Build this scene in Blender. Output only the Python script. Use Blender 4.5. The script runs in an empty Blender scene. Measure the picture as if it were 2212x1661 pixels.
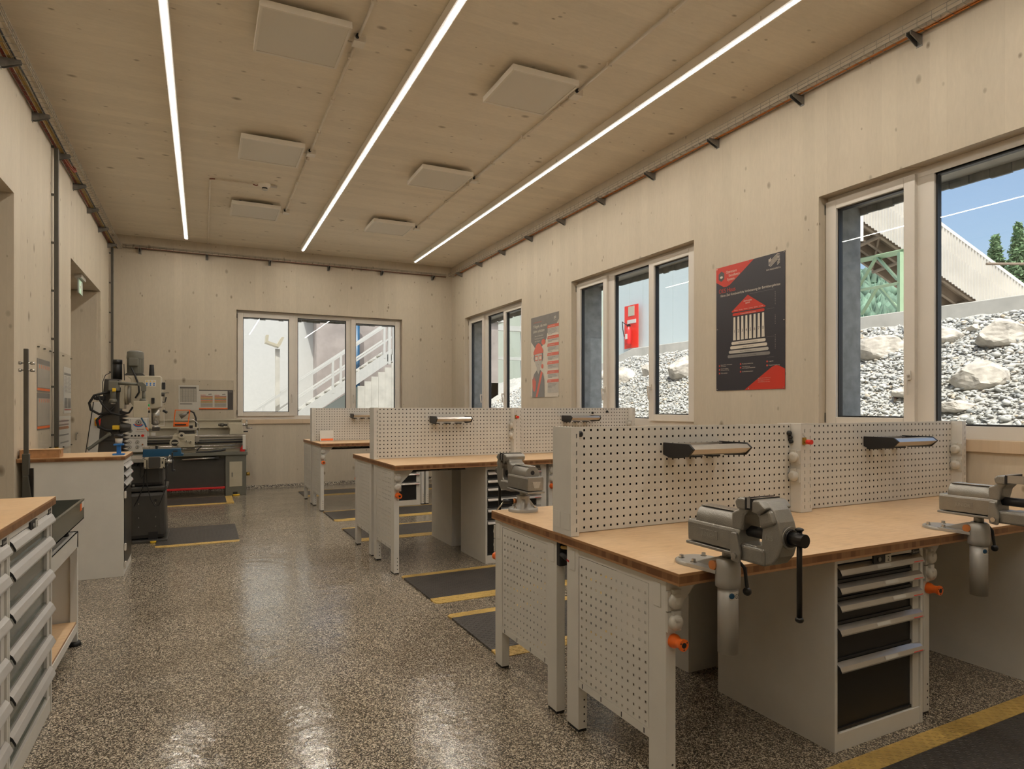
import bpy, math, random
from math import sin, cos, pi, radians, sqrt
from mathutils import Vector, Matrix
random.seed(7)
S = bpy.context.scene
COL = S.collection
# ------------------------------------------------------------------ camera
XR, YB, XL, ZC, YN = 4.62, 12.48, -1.362, 4.337, -2.6      # room: right, back, left wall, ceiling, near wall
cam = bpy.data.objects.new('camera', bpy.data.cameras.new('camera')); COL.objects.link(cam)
cam.location = (0, 0, 1.45); cam.rotation_euler = (radians(90), 0, radians(-25.67))
cam.data.sensor_width = 36; cam.data.lens = 36*1390/2212
cam.data.shift_y = 50.5/2212; cam.data.clip_end = 900; cam.data.clip_start = .05
S.camera = cam
# ------------------------------------------------------------------ world, sun, exposure
W = bpy.data.worlds.new('sky'); S.world = W; W.use_nodes = True
wn = W.node_tree.nodes; bg = wn['Background']
sky = wn.new('ShaderNodeTexSky'); sky.sky_type = 'NISHITA'; sky.sun_disc = False
sky.sun_elevation = radians(60); sky.sun_rotation = radians(200); sky.air_density = 1.0; sky.dust_density = 4.5; sky.ozone_density = 1.0
W.node_tree.links.new(sky.outputs[0], bg.inputs[0]); bg.inputs[1].default_value = 0.27
sl = bpy.data.lights.new('sun', 'SUN'); sl.energy = 5.6; sl.angle = radians(.6); sl.color = (1, .96, .90)
so = bpy.data.objects.new('sun', sl); COL.objects.link(so); so.location = (-6, -10, 30)
so.rotation_euler = Vector((.30, .52, -1.15)).to_track_quat('-Z', 'Y').to_euler()
S.view_settings.view_transform = 'Standard'; S.view_settings.look = 'None'
S.view_settings.exposure = 0.0; S.view_settings.gamma = 1.0; S.view_settings.use_curve_mapping = False
S.cycles.use_denoising = True
try: S.cycles.denoiser = 'OPENIMAGEDENOISE'
except Exception: pass
S.cycles.max_bounces = 10; S.cycles.diffuse_bounces = 6; S.cycles.transparent_max_bounces = 16
S.cycles.sample_clamp_indirect = 6.0; S.cycles.caustics_reflective = False
LAMP = 104.0

# ------------------------------------------------------------------ materials
def srgb(r, g, b):
    f = lambda c: (c/255/12.92) if c <= 10 else ((c/255+.055)/1.055)**2.4
    return (f(r), f(g), f(b), 1)
class NT:
    def __init__(s, name):
        s.m = bpy.data.materials.new(name); s.m.use_nodes = True; s.t = s.m.node_tree
        s.n = s.t.nodes; s.b = s.n['Principled BSDF']; s.out = s.n['Material Output']
    def new(s, ty, **k):
        n = s.n.new(ty)
        for a, v in k.items(): setattr(n, a, v)
        return n
    def link(s, a, b): s.t.links.new(a, b)
    def val(s, sock, v):
        if hasattr(v, 'is_linked') or isinstance(v, bpy.types.NodeSocket): s.link(v, sock)
        else: sock.default_value = v
    def math(s, op, a, b=0, c=0, clamp=False):
        n = s.new('ShaderNodeMath', operation=op, use_clamp=clamp)
        for i, v in enumerate((a, b, c)):
            s.val(n.inputs[i], v)
        return n.outputs[0]
    def noise(s, vec, scale, detail=3, rough=.55, dist=0):
        n = s.new('ShaderNodeTexNoise'); s.link(vec, n.inputs['Vector'])
        n.inputs['Scale'].default_value = scale; n.inputs['Detail'].default_value = detail
        n.inputs['Roughness'].default_value = rough; n.inputs['Distortion'].default_value = dist
        return n.outputs[0]
    def vor(s, vec, scale, out='Distance'):
        n = s.new('ShaderNodeTexVoronoi'); s.link(vec, n.inputs['Vector']); n.inputs['Scale'].default_value = scale
        return n
    def ramp(s, fac, stops):
        n = s.new('ShaderNodeValToRGB'); s.link(fac, n.inputs[0]); e = n.color_ramp.elements
        while len(e) < len(stops): e.new(.5)
        for i, (p, c) in enumerate(stops):
            e[i].position = p; e[i].color = c if len(c) == 4 else (*c, 1)
        return n.outputs[0]
    def mix(s, f, a, b, mode='MIX'):
        n = s.new('ShaderNodeMix', data_type='RGBA', blend_type=mode)
        s.val(n.inputs[0], f); s.val(n.inputs[6], a); s.val(n.inputs[7], b)
        return n.outputs[2]
    def pos(s): return s.new('ShaderNodeNewGeometry').outputs['Position']
    def obj(s): return s.new('ShaderNodeTexCoord').outputs['Object']
    def xyz(s, v):
        n = s.new('ShaderNodeSeparateXYZ'); s.link(v, n.inputs[0]); return n.outputs
    def comb(s, x, y, z):
        n = s.new('ShaderNodeCombineXYZ')
        for i, v in enumerate((x, y, z)): s.val(n.inputs[i], v)
        return n.outputs[0]
    def bump(s, h, strength=.3, dist=.01):
        n = s.new('ShaderNodeBump'); n.inputs['Strength'].default_value = strength; n.inputs['Distance'].default_value = dist
        s.link(h, n.inputs['Height']); s.link(n.outputs[0], s.b.inputs['Normal'])
    def set(s, **k):
        mp = dict(col='Base Color', rough='Roughness', metal='Metallic', spec='Specular IOR Level', ec='Emission Color', es='Emission Strength', coat='Coat Weight', crough='Coat Roughness', alpha='Alpha')
        for a, v in k.items(): s.val(s.b.inputs[mp[a]], v)
        return s
def plain(name, c, rough=.5, metal=0, var=.05, sc=14, spec=.5, bump=0):
    t = NT(name); o = t.obj()
    n = t.noise(o, sc, 3)
    c1 = tuple(x*(1-var) for x in c[:3])+(1,); c2 = tuple(min(1, x*(1+var)) for x in c[:3])+(1,)
    t.set(col=t.ramp(n, [(.3, c1), (.7, c2)]), rough=rough, metal=metal, spec=spec)
    if bump: t.bump(t.noise(o, sc*14, 2), bump, .002)
    return t.m
def clt(name, base, horiz=False):
    t = NT(name); p = t.xyz(t.pos())
    if horiz: ac, al = p[1], p[0]
    else: ac, al = t.math('ADD', p[0], p[1]), p[2]
    lam = t.math('DIVIDE', ac, .118); fl = t.math('FLOOR', lam); fr = t.math('SUBTRACT', lam, fl)
    wn_ = t.new('ShaderNodeTexWhiteNoise', noise_dimensions='1D'); t.link(fl, wn_.inputs['W'])
    v2 = t.comb(ac, t.math('MULTIPLY', al, .22), 0)
    grain = t.noise(v2, 38, 4, .6, .6)
    big = t.noise(t.comb(ac, t.math('MULTIPLY', al, .35), 0), 2.2, 3)
    k = t.math('MULTIPLY', wn_.outputs[0], .22)
    k = t.math('ADD', k, t.math('MULTIPLY', grain, .55)); k = t.math('ADD', k, t.math('MULTIPLY', big, .45))
    c = base
    lo = tuple(x*.90 for x in c)+(1,); hi = tuple(min(1, x*1.08) for x in c)+(1,)
    colr = t.ramp(k, [(.35, lo), (.9, hi)])
    edge = t.math('LESS_THAN', fr, .018); edge = t.math('MULTIPLY', edge, t.math('MULTIPLY', wn_.outputs[0], .25))
    colr = t.mix(edge, colr, (c[0]*.45, c[1]*.40, c[2]*.33, 1))
    for sc, rad, thr, op in ((5.0, .16, .22, 1.0), (10.0, .17, .40, .9)):
        warp = t.noise(t.comb(ac, al, 0), 9, 2)
        vv = t.comb(t.math('ADD', ac, t.math('MULTIPLY', warp, .02)), t.math('MULTIPLY', al, .62), 0)
        v = t.vor(vv, sc); rnd = t.xyz(v.outputs['Color'])
        r = t.math('MULTIPLY', rnd[1], rad)
        m = t.math('SUBTRACT', 1, t.math('DIVIDE', v.outputs['Distance'], t.math('ADD', r, .012)), clamp=True)
        m = t.math('POWER', m, .7)
        m = t.math('MULTIPLY', m, t.math('GREATER_THAN', rnd[0], thr)); m = t.math('MULTIPLY', m, op)
        colr = t.mix(m, colr, (c[0]*.33, c[1]*.29, c[2]*.24, 1))
    t.set(col=colr, rough=.62, spec=.25); t.bump(grain, .06, .004)
    return t.m
M = {}
M['wall'] = clt('spruce_wall', (.55, .485, .385))
M['ceiling'] = clt('spruce_ceiling', (.86, .79, .67), True)
M['trimwood'] = clt('spruce_trim', (.60, .47, .33), True)
def floor_mat():
    t = NT('flake_epoxy_floor'); p = t.pos()
    v = t.vor(p, 240); r = t.xyz(v.outputs['Color'])
    v2 = t.vor(p, 120); r2 = t.xyz(v2.outputs['Color'])
    n = t.noise(p, 300, 2)
    k = t.math('ADD', t.math('MULTIPLY', r[0], .62), t.math('MULTIPLY', r2[1], .22)); k = t.math('ADD', k, t.math('MULTIPLY', n, .16))
    c = t.ramp(k, [(.24, (.018, .016, .013, 1)), (.43, (.075, .062, .048, 1)), (.55, (.24, .20, .15, 1)), (.68, (.50, .43, .33, 1)), (.84, (.74, .66, .53, 1))])
    dirt = t.noise(p, .9, 5, .62)
    c = t.mix(t.ramp(dirt, [(.42, (0, 0, 0, 1)), (.72, (.5, .5, .5, 1))]), c, (.11, .085, .055, 1), 'MIX')
    big = t.noise(p, 1.3, 4, .6, .8)
    ro = t.ramp(t.noise(p, 2.4, 5, .6), [(.3, (.10, .10, .10, 1)), (.75, (.25, .25, .25, 1))])
    t.set(col=c, rough=ro, spec=.6)
    h = t.math('ADD', t.math('MULTIPLY', big, .4), t.math('MULTIPLY', t.noise(p, 14, 3), .055)); h = t.math('ADD', h, t.math('MULTIPLY', t.noise(p, 90, 2), .006))
    t.bump(h, .5, .06)
    return t.m
M['floor'] = floor_mat()
def skirt_mat():
    t = NT('flake_skirting'); p = t.pos(); v = t.vor(p, 90); r = t.xyz(v.outputs['Color'])
    t.set(col=t.ramp(r[0], [(.3, (.06, .05, .04, 1)), (.6, (.3, .26, .2, 1)), (.9, (.6, .55, .45, 1))]), rough=.5); t.bump(r[1], .8, .01); return t.m
M['skirting'] = skirt_mat()
GREY = (.66, .645, .605)
M['grey'] = plain('warm_grey_powder_coat', GREY, .48, 0, .04, 5)
M['greylight'] = plain('pale_grey_powder_coat', (.62, .605, .565), .42, 0, .03, 5)
M['socket'] = plain('grey_plastic', (.58, .56, .51), .4)
M['frame'] = plain('painted_window_frame', (.66, .62, .56), .45, 0, .03, 3)
M['black'] = plain('black_plastic', (.012, .012, .013), .45)
M['blackmetal'] = plain('blackened_steel', (.035, .033, .032), .3, .8, .1)
M['drawer'] = plain('black_drawer_front', (.013, .013, .013), .42, 0, .1, 3)
M['drawersilver'] = plain('dark_satin_drawer_front', (.22, .23, .20), .22, .65, .1, 2)
M['alu'] = plain('brushed_aluminium', (.55, .53, .50), .3, .85, .06, 6)
M['aluwhite'] = plain('silver_handle', (.60, .59, .58), .38, .55, .05, 6)
M['castiron'] = plain('hammered_silver_cast', (.31, .30, .275), .36, .65, .08, 20, .5, .5)
M['castgrey'] = plain('light_grey_cast', (.40, .39, .365), .42, .3, .05, 10)
M['steel'] = plain('bright_steel', (.55, .54, .52), .25, .95)
M['zinc'] = plain('galvanised_steel', (.26, .25, .23), .45, .7, .15, 30)
M['zincdark'] = plain('galvanised_conduit', (.10, .095, .08), .5, .5, .1, 8)
M['wire'] = plain('zinc_wire', (.30, .28, .23), .45, .6)
M['orange'] = plain('orange_plastic', (.85, .16, .02), .35)
M['red'] = plain('red_plastic', (.75, .035, .02), .35)
M['redpaint'] = plain('red_paint', (.55, .02, .02), .4)
M['yellow'] = plain('yellow_plastic', (.80, .52, .03), .4)
M['brass'] = plain('brass', (.45, .28, .06), .35, .9)
M['copper'] = plain('copper_cap', (.55, .24, .10), .35, .8)
M['white'] = plain('white_paper', (.62, .60, .55), .55, 0, .02)
M['whitepaint'] = plain('white_paint', (.50, .50, .48), .5, 0, .03)
M['blue'] = plain('blue_paint', (.010, .075, .16), .35, 0, .08)
M['bluebright'] = plain('bright_blue_plastic', (.02, .16, .50), .35)
M['mgrey'] = plain('machine_dark_grey', (.050, .047, .042), .42, 0, .1, 6)
M['mgrey2'] = plain('machine_olive_grey', (.14, .14, .115), .45, 0, .06, 6)
M['cream'] = plain('machine_cream_paint', (.46, .42, .32), .42, 0, .05, 6)
M['creamlight'] = plain('machine_light_panel', (.60, .585, .54), .4, 0, .02)
M['cable'] = plain('black_cable', (.01, .01, .01), .5)
M['cableorange'] = plain('orange_cable', (.50, .17, .03), .5)
M['cableyellow'] = plain('yellow_cable', (.40, .26, .06), .5)
M['cablebrown'] = plain('brown_red_cable', (.22, .035, .015), .5)
M['pipewhite'] = plain('cream_conduit', (.78, .71, .60), .5)
M['led_panel'] = plain('unlit_panel_diffuser', (.76, .73, .66), .5, 0, .01, 2)
M['led_frame'] = plain('white_panel_frame', (.82, .78, .70), .4, 0, .02, 2)
M['woodbox'] = plain('varnished_box_wood', (.42, .22, .10), .45, 0, .2, 20)
M['postnavy'] = plain('poster_navy', (.030, .028, .036), .35, 0, .04, 3)
M['postred'] = plain('poster_red', (.52, .035, .018), .35, 0, .03, 3)
M['postsalmon'] = plain('poster_coral', (.62, .13, .08), .35, 0, .03, 3)
M['postgrey'] = plain('poster_grey', (.20, .19, .18), .4)
M['postcream'] = plain('poster_cream', (.62, .56, .47), .4, 0, .02)
M['postblack'] = plain('poster_charcoal', (.075, .07, .068), .4)
M['skin'] = plain('poster_skin_grey', (.44, .41, .36), .4)
M['greyboard'] = plain('weathered_cladding', (.26, .27, .27), .8, 0, .25, 9)
M['concrete'] = plain('concrete', (.52, .50, .45), .85, 0, .15, 3, .3, .3)
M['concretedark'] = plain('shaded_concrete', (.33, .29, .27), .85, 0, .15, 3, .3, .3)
M['galvsheet'] = plain('pale_corrugated_sheet', (.64, .61, .56), .6, 0, .08, .8)
M['purlin'] = plain('weathered_roof_timber', (.24, .18, .13), .8, 0, .2, 2)
M['greensteel'] = plain('green_painted_steel', (.30, .42, .26), .5, 0, .06, 2)
M['hall'] = plain('pale_blue_hall_panel', (.55, .62, .62), .5, 0, .02, 1)
M['hallgrey'] = plain('grey_green_wall', (.46, .50, .44), .6, 0, .04, 1)
M['boulder'] = plain('limestone_boulder', (.50, .46, .40), .85, 0, .35, 6, .3, 1)
M['soil'] = plain('gravel_bed', (.42, .41, .38), .9, 0, .3, 20)
M['bark'] = plain('bark', (.12, .08, .05), .9)
M['green1'] = plain('larch_foliage', (.13, .21, .10), .8, 0, .4, 2)
M['hazegreen'] = plain('hazy_forest_foliage', (.12, .20, .14), .8, 0, .5, .12)  # bluish green: distance haze is put into the foliage colour
M['signyellow'] = plain('sign_yellow', (.75, .5, .05), .5)
M['greenled'] = plain('green_sign', (.01, .30, .08), .4)
M['dullgreen'] = plain('green_button', (.02, .45, .10), .4)
M['sage'] = plain('pale_sage', (.40, .45, .40), .6)
def gravel_mat():
    t = NT('gravel_stones'); o = t.new('ShaderNodeAttribute', attribute_name='tone').outputs['Fac']
    t.set(col=t.ramp(o, [(0, (.30, .31, .31, 1)), (.3, (.42, .42, .40, 1)), (.6, (.50, .49, .45, 1)), (.85, (.56, .56, .54, 1)), (1, (.46, .38, .28, 1))]), rough=.8, spec=.3); return t.m
M['gravel'] = gravel_mat()
def top_mat():
    t = NT('bamboo_tabletop'); o = t.obj(); x = t.xyz(o)
    g = t.noise(t.comb(t.math('MULTIPLY', x[0], .15), x[1], 0), 60, 4, .6)
    stain = t.noise(o, 3.3, 5, .65, .7)
    c = t.ramp(g, [(.3, (.60, .39, .21, 1)), (.7, (.74, .51, .29, 1))])
    c = t.mix(t.ramp(stain, [(.42, (0, 0, 0, 1)), (.75, (.55, .55, .55, 1))]), c, (.82, .63, .42, 1))
    c = t.mix(t.ramp(t.noise(o, 9, 5, .7), [(.55, (0, 0, 0, 1)), (.8, (.45, .45, .45, 1))]), c, (.34, .20, .11, 1))
    # side faces: three bonded layers, the middle one of short blocks
    blk = t.math('FLOOR', t.math('MULTIPLY', t.math('ADD', x[0], x[1]), 34)); w = t.new('ShaderNodeTexWhiteNoise', noise_dimensions='1D'); t.link(blk, w.inputs['W'])
    mid = t.ramp(w.outputs[0], [(0, (.17, .07, .028, 1)), (.5, (.235, .11, .045, 1)), (1, (.30, .16, .07, 1))])
    fine = t.noise(t.comb(t.math('ADD', x[0], x[1]), t.math('MULTIPLY', x[2], .1), 0), 180, 2)
    mid = t.mix(t.math('MULTIPLY', fine, .5), mid, (.12, .05, .02, 1))
    lay = t.math('LESS_THAN', t.math('ABSOLUTE', t.math('SUBTRACT', x[2], -.023)), .0125)
    side = t.mix(lay, (.36, .19, .085, 1), mid)
    nz = t.xyz(t.new('ShaderNodeNewGeometry').outputs['Normal'])[2]
    f = t.math('GREATER_THAN', t.math('ABSOLUTE', nz), .6)
    t.set(col=t.mix(f, side, c), rough=t.ramp(stain, [(.3, (.34, .34, .34, 1)), (.7, (.5, .5, .5, 1))]), spec=.4)
    return t.m
M['top'] = top_mat()
def mat_mat(name, c, gloss):
    t = NT(name); o = t.pos(); x = t.xyz(o)
    # small raised lozenges, alternating direction
    sx = t.math('MULTIPLY', x[0], 2*pi/.055); sy = t.math('MULTIPLY', x[1], 2*pi/.055)
    a = t.math('SINE', t.math('ADD', sx, sy)); b = t.math('SINE', t.math('SUBTRACT', sx, sy))
    h = t.math('MAXIMUM', t.math('SUBTRACT', a, t.math('ABSOLUTE', b)), t.math('SUBTRACT', b, t.math('ABSOLUTE', a)))
    h = t.math('MAXIMUM', h, 0)
    t.set(col=t.ramp(t.noise(o, 5, 4), [(.3, tuple(v*.8 for v in c)+(1,)), (.7, tuple(v*1.2 for v in c)+(1,))]), rough=gloss)
    t.bump(h, .9, .006); return t.m
M['matblack'] = mat_mat('black_rubber_mat', (.055, .048, .042), .45)
M['matyellow'] = mat_mat('yellow_rubber_edge', (.56, .37, .10), .5)
def emis(name, c, s):
    t = NT(name); t.set(col=(.8, .8, .8, 1), ec=c, es=s, rough=.5); return t.m
M['tube'] = emis('led_strip_core', (1, .93, .82, 1), LAMP)
M['wing'] = emis('led_strip_diffuser', (1, .93, .84, 1), .62)
M['exitlit'] = emis('lit_exit_face', (.02, .35, .12, 1), .5)
def glass():
    t = NT('window_glass'); t.n.remove(t.b)
    tr = t.new('ShaderNodeBsdfTransparent'); tr.inputs[0].default_value = (.93, .95, .94, 1)
    gl = t.new('ShaderNodeBsdfGlossy'); gl.inputs['Roughness'].default_value = .01
    lw = t.new('ShaderNodeLayerWeight'); lw.inputs['Blend'].default_value = .5
    fr = t.math('ADD', t.math('MULTIPLY', t.math('POWER', lw.outputs['Facing'], 5), .55), .035)
    mx = t.new('ShaderNodeMixShader'); t.link(fr, mx.inputs[0]); t.link(tr.outputs[0], mx.inputs[1]); t.link(gl.outputs[0], mx.inputs[2])
    t.link(mx.outputs[0], t.out.inputs[0]); return t.m
M['glass'] = glass()
def acrylic():
    t = NT('clear_acrylic'); t.n.remove(t.b)
    tr = t.new('ShaderNodeBsdfTransparent'); tr.inputs[0].default_value = (.985, .985, .98, 1)
    gl = t.new('ShaderNodeBsdfGlossy'); gl.inputs['Roughness'].default_value = .06
    mx = t.new('ShaderNodeMixShader'); mx.inputs[0].default_value = .05; t.link(tr.outputs[0], mx.inputs[1]); t.link(gl.outputs[0], mx.inputs[2])
    t.link(mx.outputs[0], t.out.inputs[0]); return t.m
M['acrylic'] = acrylic()

# ------------------------------------------------------------------ mesh builder
class MB:
    def __init__(s, my=1): s.v = []; s.f = []; s.sm = []; s.my = my; s.T = None
    def add(s, vs, fs, smooth=False):
        o = len(s.v)
        for p in vs:
            p = Vector(p)
            if s.T: p = s.T @ p
            s.v.append((p.x, p.y*s.my, p.z))
        for f in fs:
            f = [i+o for i in f]
            s.f.append(tuple(reversed(f)) if s.my < 0 else tuple(f)); s.sm.append(smooth)
    def box(s, x0, x1, y0, y1, z0, z1):
        if x0 > x1: x0, x1 = x1, x0
        if y0 > y1: y0, y1 = y1, y0
        if z0 > z1: z0, z1 = z1, z0
        s.add([(x0,y0,z0),(x1,y0,z0),(x1,y1,z0),(x0,y1,z0),(x0,y0,z1),(x1,y0,z1),(x1,y1,z1),(x0,y1,z1)],
              [(3,2,1,0),(4,5,6,7),(0,1,5,4),(1,2,6,5),(2,3,7,6),(3,0,4,7)]); return s
    def prism(s, poly, axis, a, b, smooth=False):
        # poly in the two other axes (cyclic order), extruded along axis from a to b
        n = len(poly); ar = sum(poly[i][0]*poly[(i+1)%n][1]-poly[(i+1)%n][0]*poly[i][1] for i in range(n))
        if ar < 0: poly = poly[::-1]
        def P(p, t): return {'x': (t, p[0], p[1]), 'y': (p[0], t, p[1]), 'z': (p[0], p[1], t)}[axis]
        if a > b: a, b = b, a
        vs = [P(p, a) for p in poly]+[P(p, b) for p in poly]
        fs = [tuple(range(n-1, -1, -1)), tuple(range(n, 2*n))]
        if axis == 'y': fs = [tuple(range(n)), tuple(range(2*n-1, n-1, -1))]
        caps = fs; sides = []
        for i in range(n):
            j = (i+1) % n
            sides.append((i, j, n+j, n+i) if axis != 'y' else (j, i, n+i, n+j))
        s.add(vs, caps); o = len(s.v)-2*n
        for f in sides:
            f = [i+o for i in f]; s.f.append(tuple(reversed(f)) if s.my < 0 else tuple(f)); s.sm.append(smooth)
        return s
    def cyl(s, p0, p1, r0, r1=None, n=16, caps=True, smooth=True):
        r1 = r0 if r1 is None else r1; p0 = Vector(p0); p1 = Vector(p1); d = (p1-p0).normalized()
        a = d.orthogonal().normalized(); b = d.cross(a)
        vs = [p0+(a*cos(2*pi*i/n)+b*sin(2*pi*i/n))*r0 for i in range(n)]+[p1+(a*cos(2*pi*i/n)+b*sin(2*pi*i/n))*r1 for i in range(n)]
        s.add(vs, []); o = len(s.v)-2*n
        def put(f, sm):
            f = [i+o for i in f]; s.f.append(tuple(reversed(f)) if s.my < 0 else tuple(f)); s.sm.append(sm)
        for i in range(n):
            j = (i+1) % n; put((i, j, n+j, n+i), smooth)
        if caps: put(tuple(range(n-1, -1, -1)), False); put(tuple(range(n, 2*n)), False)
        return s
    def lathe(s, c, prof, n=20, axis='z'):
        # prof: (radius, height) pairs
        vs = []
        for r, h in prof:
            for i in range(n):
                a = 2*pi*i/n
                q = (r*cos(a), r*sin(a), h)
                if axis == 'x': q = (h, r*cos(a), r*sin(a))
                if axis == 'y': q = (r*sin(a), h, r*cos(a))
                vs.append((c[0]+q[0], c[1]+q[1], c[2]+q[2]))
        fs = []
        for k in range(len(prof)-1):
            for i in range(n):
                j = (i+1) % n; fs.append((k*n+i, k*n+j, (k+1)*n+j, (k+1)*n+i))
        s.add(vs, fs, True)
        s.add([vs[i] for i in range(n)], [tuple(range(n-1, -1, -1))]); s.add([vs[-n+i] for i in range(n)], [tuple(range(n))])
        return s
    def tube(s, pts, r, n=8):
        pts = [Vector(p) for p in pts]
        if len(pts) == 2: return s.cyl(pts[0], pts[1], r, n=n)
        rings = []; a = None
        for i, p in enumerate(pts):
            d = ((pts[min(i+1, len(pts)-1)]-pts[max(i-1, 0)])).normalized()
            a = d.orthogonal().normalized() if a is None else (a-d*a.dot(d)).normalized()
            b = d.cross(a); rings += [p+(a*cos(2*pi*k/n)+b*sin(2*pi*k/n))*r for k in range(n)]
        fs = [(i*n+k, i*n+(k+1) % n, (i+1)*n+(k+1) % n, (i+1)*n+k) for i in range(len(pts)-1) for k in range(n)]
        s.add(rings, fs, True)
        m = len(rings); s.add(rings[:n], [tuple(range(n-1, -1, -1))]); s.add(rings[-n:], [tuple(range(n))]); return s
    def sphere(s, c, r, n=12, sz=1):
        prof = [(max(1e-4, r*sin(pi*k/8)), -r*sz*cos(pi*k/8)) for k in range(9)]
        return s.lathe(c, prof, n)
    def quad(s, o, u, v):
        o, u, v = Vector(o), Vector(u), Vector(v); s.add([o, o+u, o+u+v, o+v], [(0, 1, 2, 3)]); return s
    def perf(s, org, U, V, N, ue, ve, hu, hv, t):
        # sheet spanned by U and V with every cell (i in hu, j in hv) left open; t = thickness along N
        org, U, V, N = Vector(org), Vector(U), Vector(V), Vector(N)
        nu, nv = len(ue), len(ve); vs = []
        for w in (0, t):
            for b in ve:
                for a in ue: vs.append(org+U*a+V*b+N*w)
        id = lambda i, j, k: k*nu*nv+j*nu+i
        fs = []
        for j in range(nv-1):
            for i in range(nu-1):
                if i in hu and j in hv:
                    fs += [(id(i,j,0), id(i+1,j,0), id(i+1,j,1), id(i,j,1))[::-1], (id(i+1,j,0), id(i+1,j+1,0), id(i+1,j+1,1), id(i+1,j,1))[::-1],
                           (id(i+1,j+1,0), id(i,j+1,0), id(i,j+1,1), id(i+1,j+1,1))[::-1], (id(i,j+1,0), id(i,j,0), id(i,j,1), id(i,j+1,1))[::-1]]
                else:
                    fs += [(id(i,j,0), id(i+1,j,0), id(i+1,j+1,0), id(i,j+1,0)), (id(i,j,1), id(i,j+1,1), id(i+1,j+1,1), id(i+1,j,1))]
        for i in range(nu-1):
            fs += [(id(i,0,0), id(i,0,1), id(i+1,0,1), id(i+1,0,0)), (id(i,nv-1,0), id(i+1,nv-1,0), id(i+1,nv-1,1), id(i,nv-1,1))]
        for j in range(nv-1):
            fs += [(id(0,j,0), id(0,j+1,0), id(0,j+1,1), id(0,j,1)), (id(nu-1,j,0), id(nu-1,j,1), id(nu-1,j+1,1), id(nu-1,j+1,0))]
        s.add(vs, fs); return s
    def text(s, string, o, right, up, size, width=None, align='L', lift=.0008, spread=1):
        cu = bpy.data.curves.new('t', 'FONT'); cu.body = string; cu.size = 1; cu.space_character = spread
        ob = bpy.data.objects.new('t', cu); COL.objects.link(ob)
        dg = bpy.context.evaluated_depsgraph_get(); me = bpy.data.meshes.new_from_object(ob.evaluated_get(dg))
        xs = [v.co.x for v in me.vertices] or [0, 1]
        x0, x1 = min(xs), max(xs); k = size
        kx = width/(x1-x0) if width else k
        off = {'L': x0, 'C': (x0+x1)/2, 'R': x1}[align]
        o, right, up = Vector(o), Vector(right), Vector(up); n = right.cross(up)
        s.add([o+right*((v.co.x-off)*kx)+up*(v.co.y*k)+n*lift for v in me.vertices], [tuple(p.vertices) for p in me.polygons])
        COL.objects.unlink(ob); bpy.data.objects.remove(ob); bpy.data.curves.remove(cu); bpy.data.meshes.remove(me)
        return s
    def mesh(s, name, mat):
        me = bpy.data.meshes.new(name); me.from_pydata(s.v, [], s.f); me.polygons.foreach_set('use_smooth', s.sm)
        me.materials.append(M[mat] if isinstance(mat, str) else mat); me.update(); return me
    def build(s, name, mat, parent=None, bevel=0, seg=2, loc=None):
        o = bpy.data.objects.new(name, s.mesh(name, mat)); COL.objects.link(o)
        if parent: o.parent = parent
        if loc: o.location = loc
        if bevel:
            b = o.modifiers.new('edge', 'BEVEL'); b.width = bevel; b.segments = seg; b.limit_method = 'ANGLE'; b.angle_limit = radians(35)
        return o
def link_mesh(name, me, parent=None, loc=(0,0,0), rot=(0,0,0)):
    o = bpy.data.objects.new(name, me); COL.objects.link(o); o.parent = parent; o.location = loc; o.rotation_euler = rot; return o
def tag(o, label=None, cat=None, group=None, kind=None):
    if label: o['label'] = label
    if cat: o['category'] = cat
    if group: o['group'] = group
    if kind: o['kind'] = kind
    return o
def thing(name, label, cat, loc=(0,0,0), rz=0, group=None, kind=None):
    o = bpy.data.objects.new(name, None); COL.objects.link(o); o.location = loc; o.rotation_euler = (0, 0, rz); o.empty_display_size = .1
    return tag(o, label, cat, group, kind)
def kids(o): return [c for c in COL.objects if c.parent == o]
def dup(o, loc, rz=None, label=None, group=None):
    def cp(a, par):
        c = a.copy(); COL.objects.link(c)
        if par: c.parent = par
        for ch in kids(a): cp(ch, c)
        return c
    r = cp(o, None); r.location = loc
    if rz is not None: r.rotation_euler = (0, 0, rz)
    if label: r['label'] = label
    if group: r['group'] = group
    return r
BR = radians(.95)          # the benches stand turned by this much
def bw(x, y, z=0): return (x*cos(BR)-y*sin(BR), x*sin(BR)+y*cos(BR), z)
def rr(x0, x1, y0, y1, r, n=4):
    p = []
    for cx, cy, a0 in ((x1-r, y1-r, 0), (x0+r, y1-r, 90), (x0+r, y0+r, 180), (x1-r, y0+r, 270)):
        for k in range(n+1):
            a = radians(a0+90*k/n); p.append((cx+r*cos(a), cy+r*sin(a)))
    return p

# ================================================================== the room
def struct(name, mb, mat, parent=None, bevel=0):
    o = mb.build(name, mat, parent, bevel)
    if not parent: o['kind'] = 'structure'
    return o
TH = .42
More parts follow.
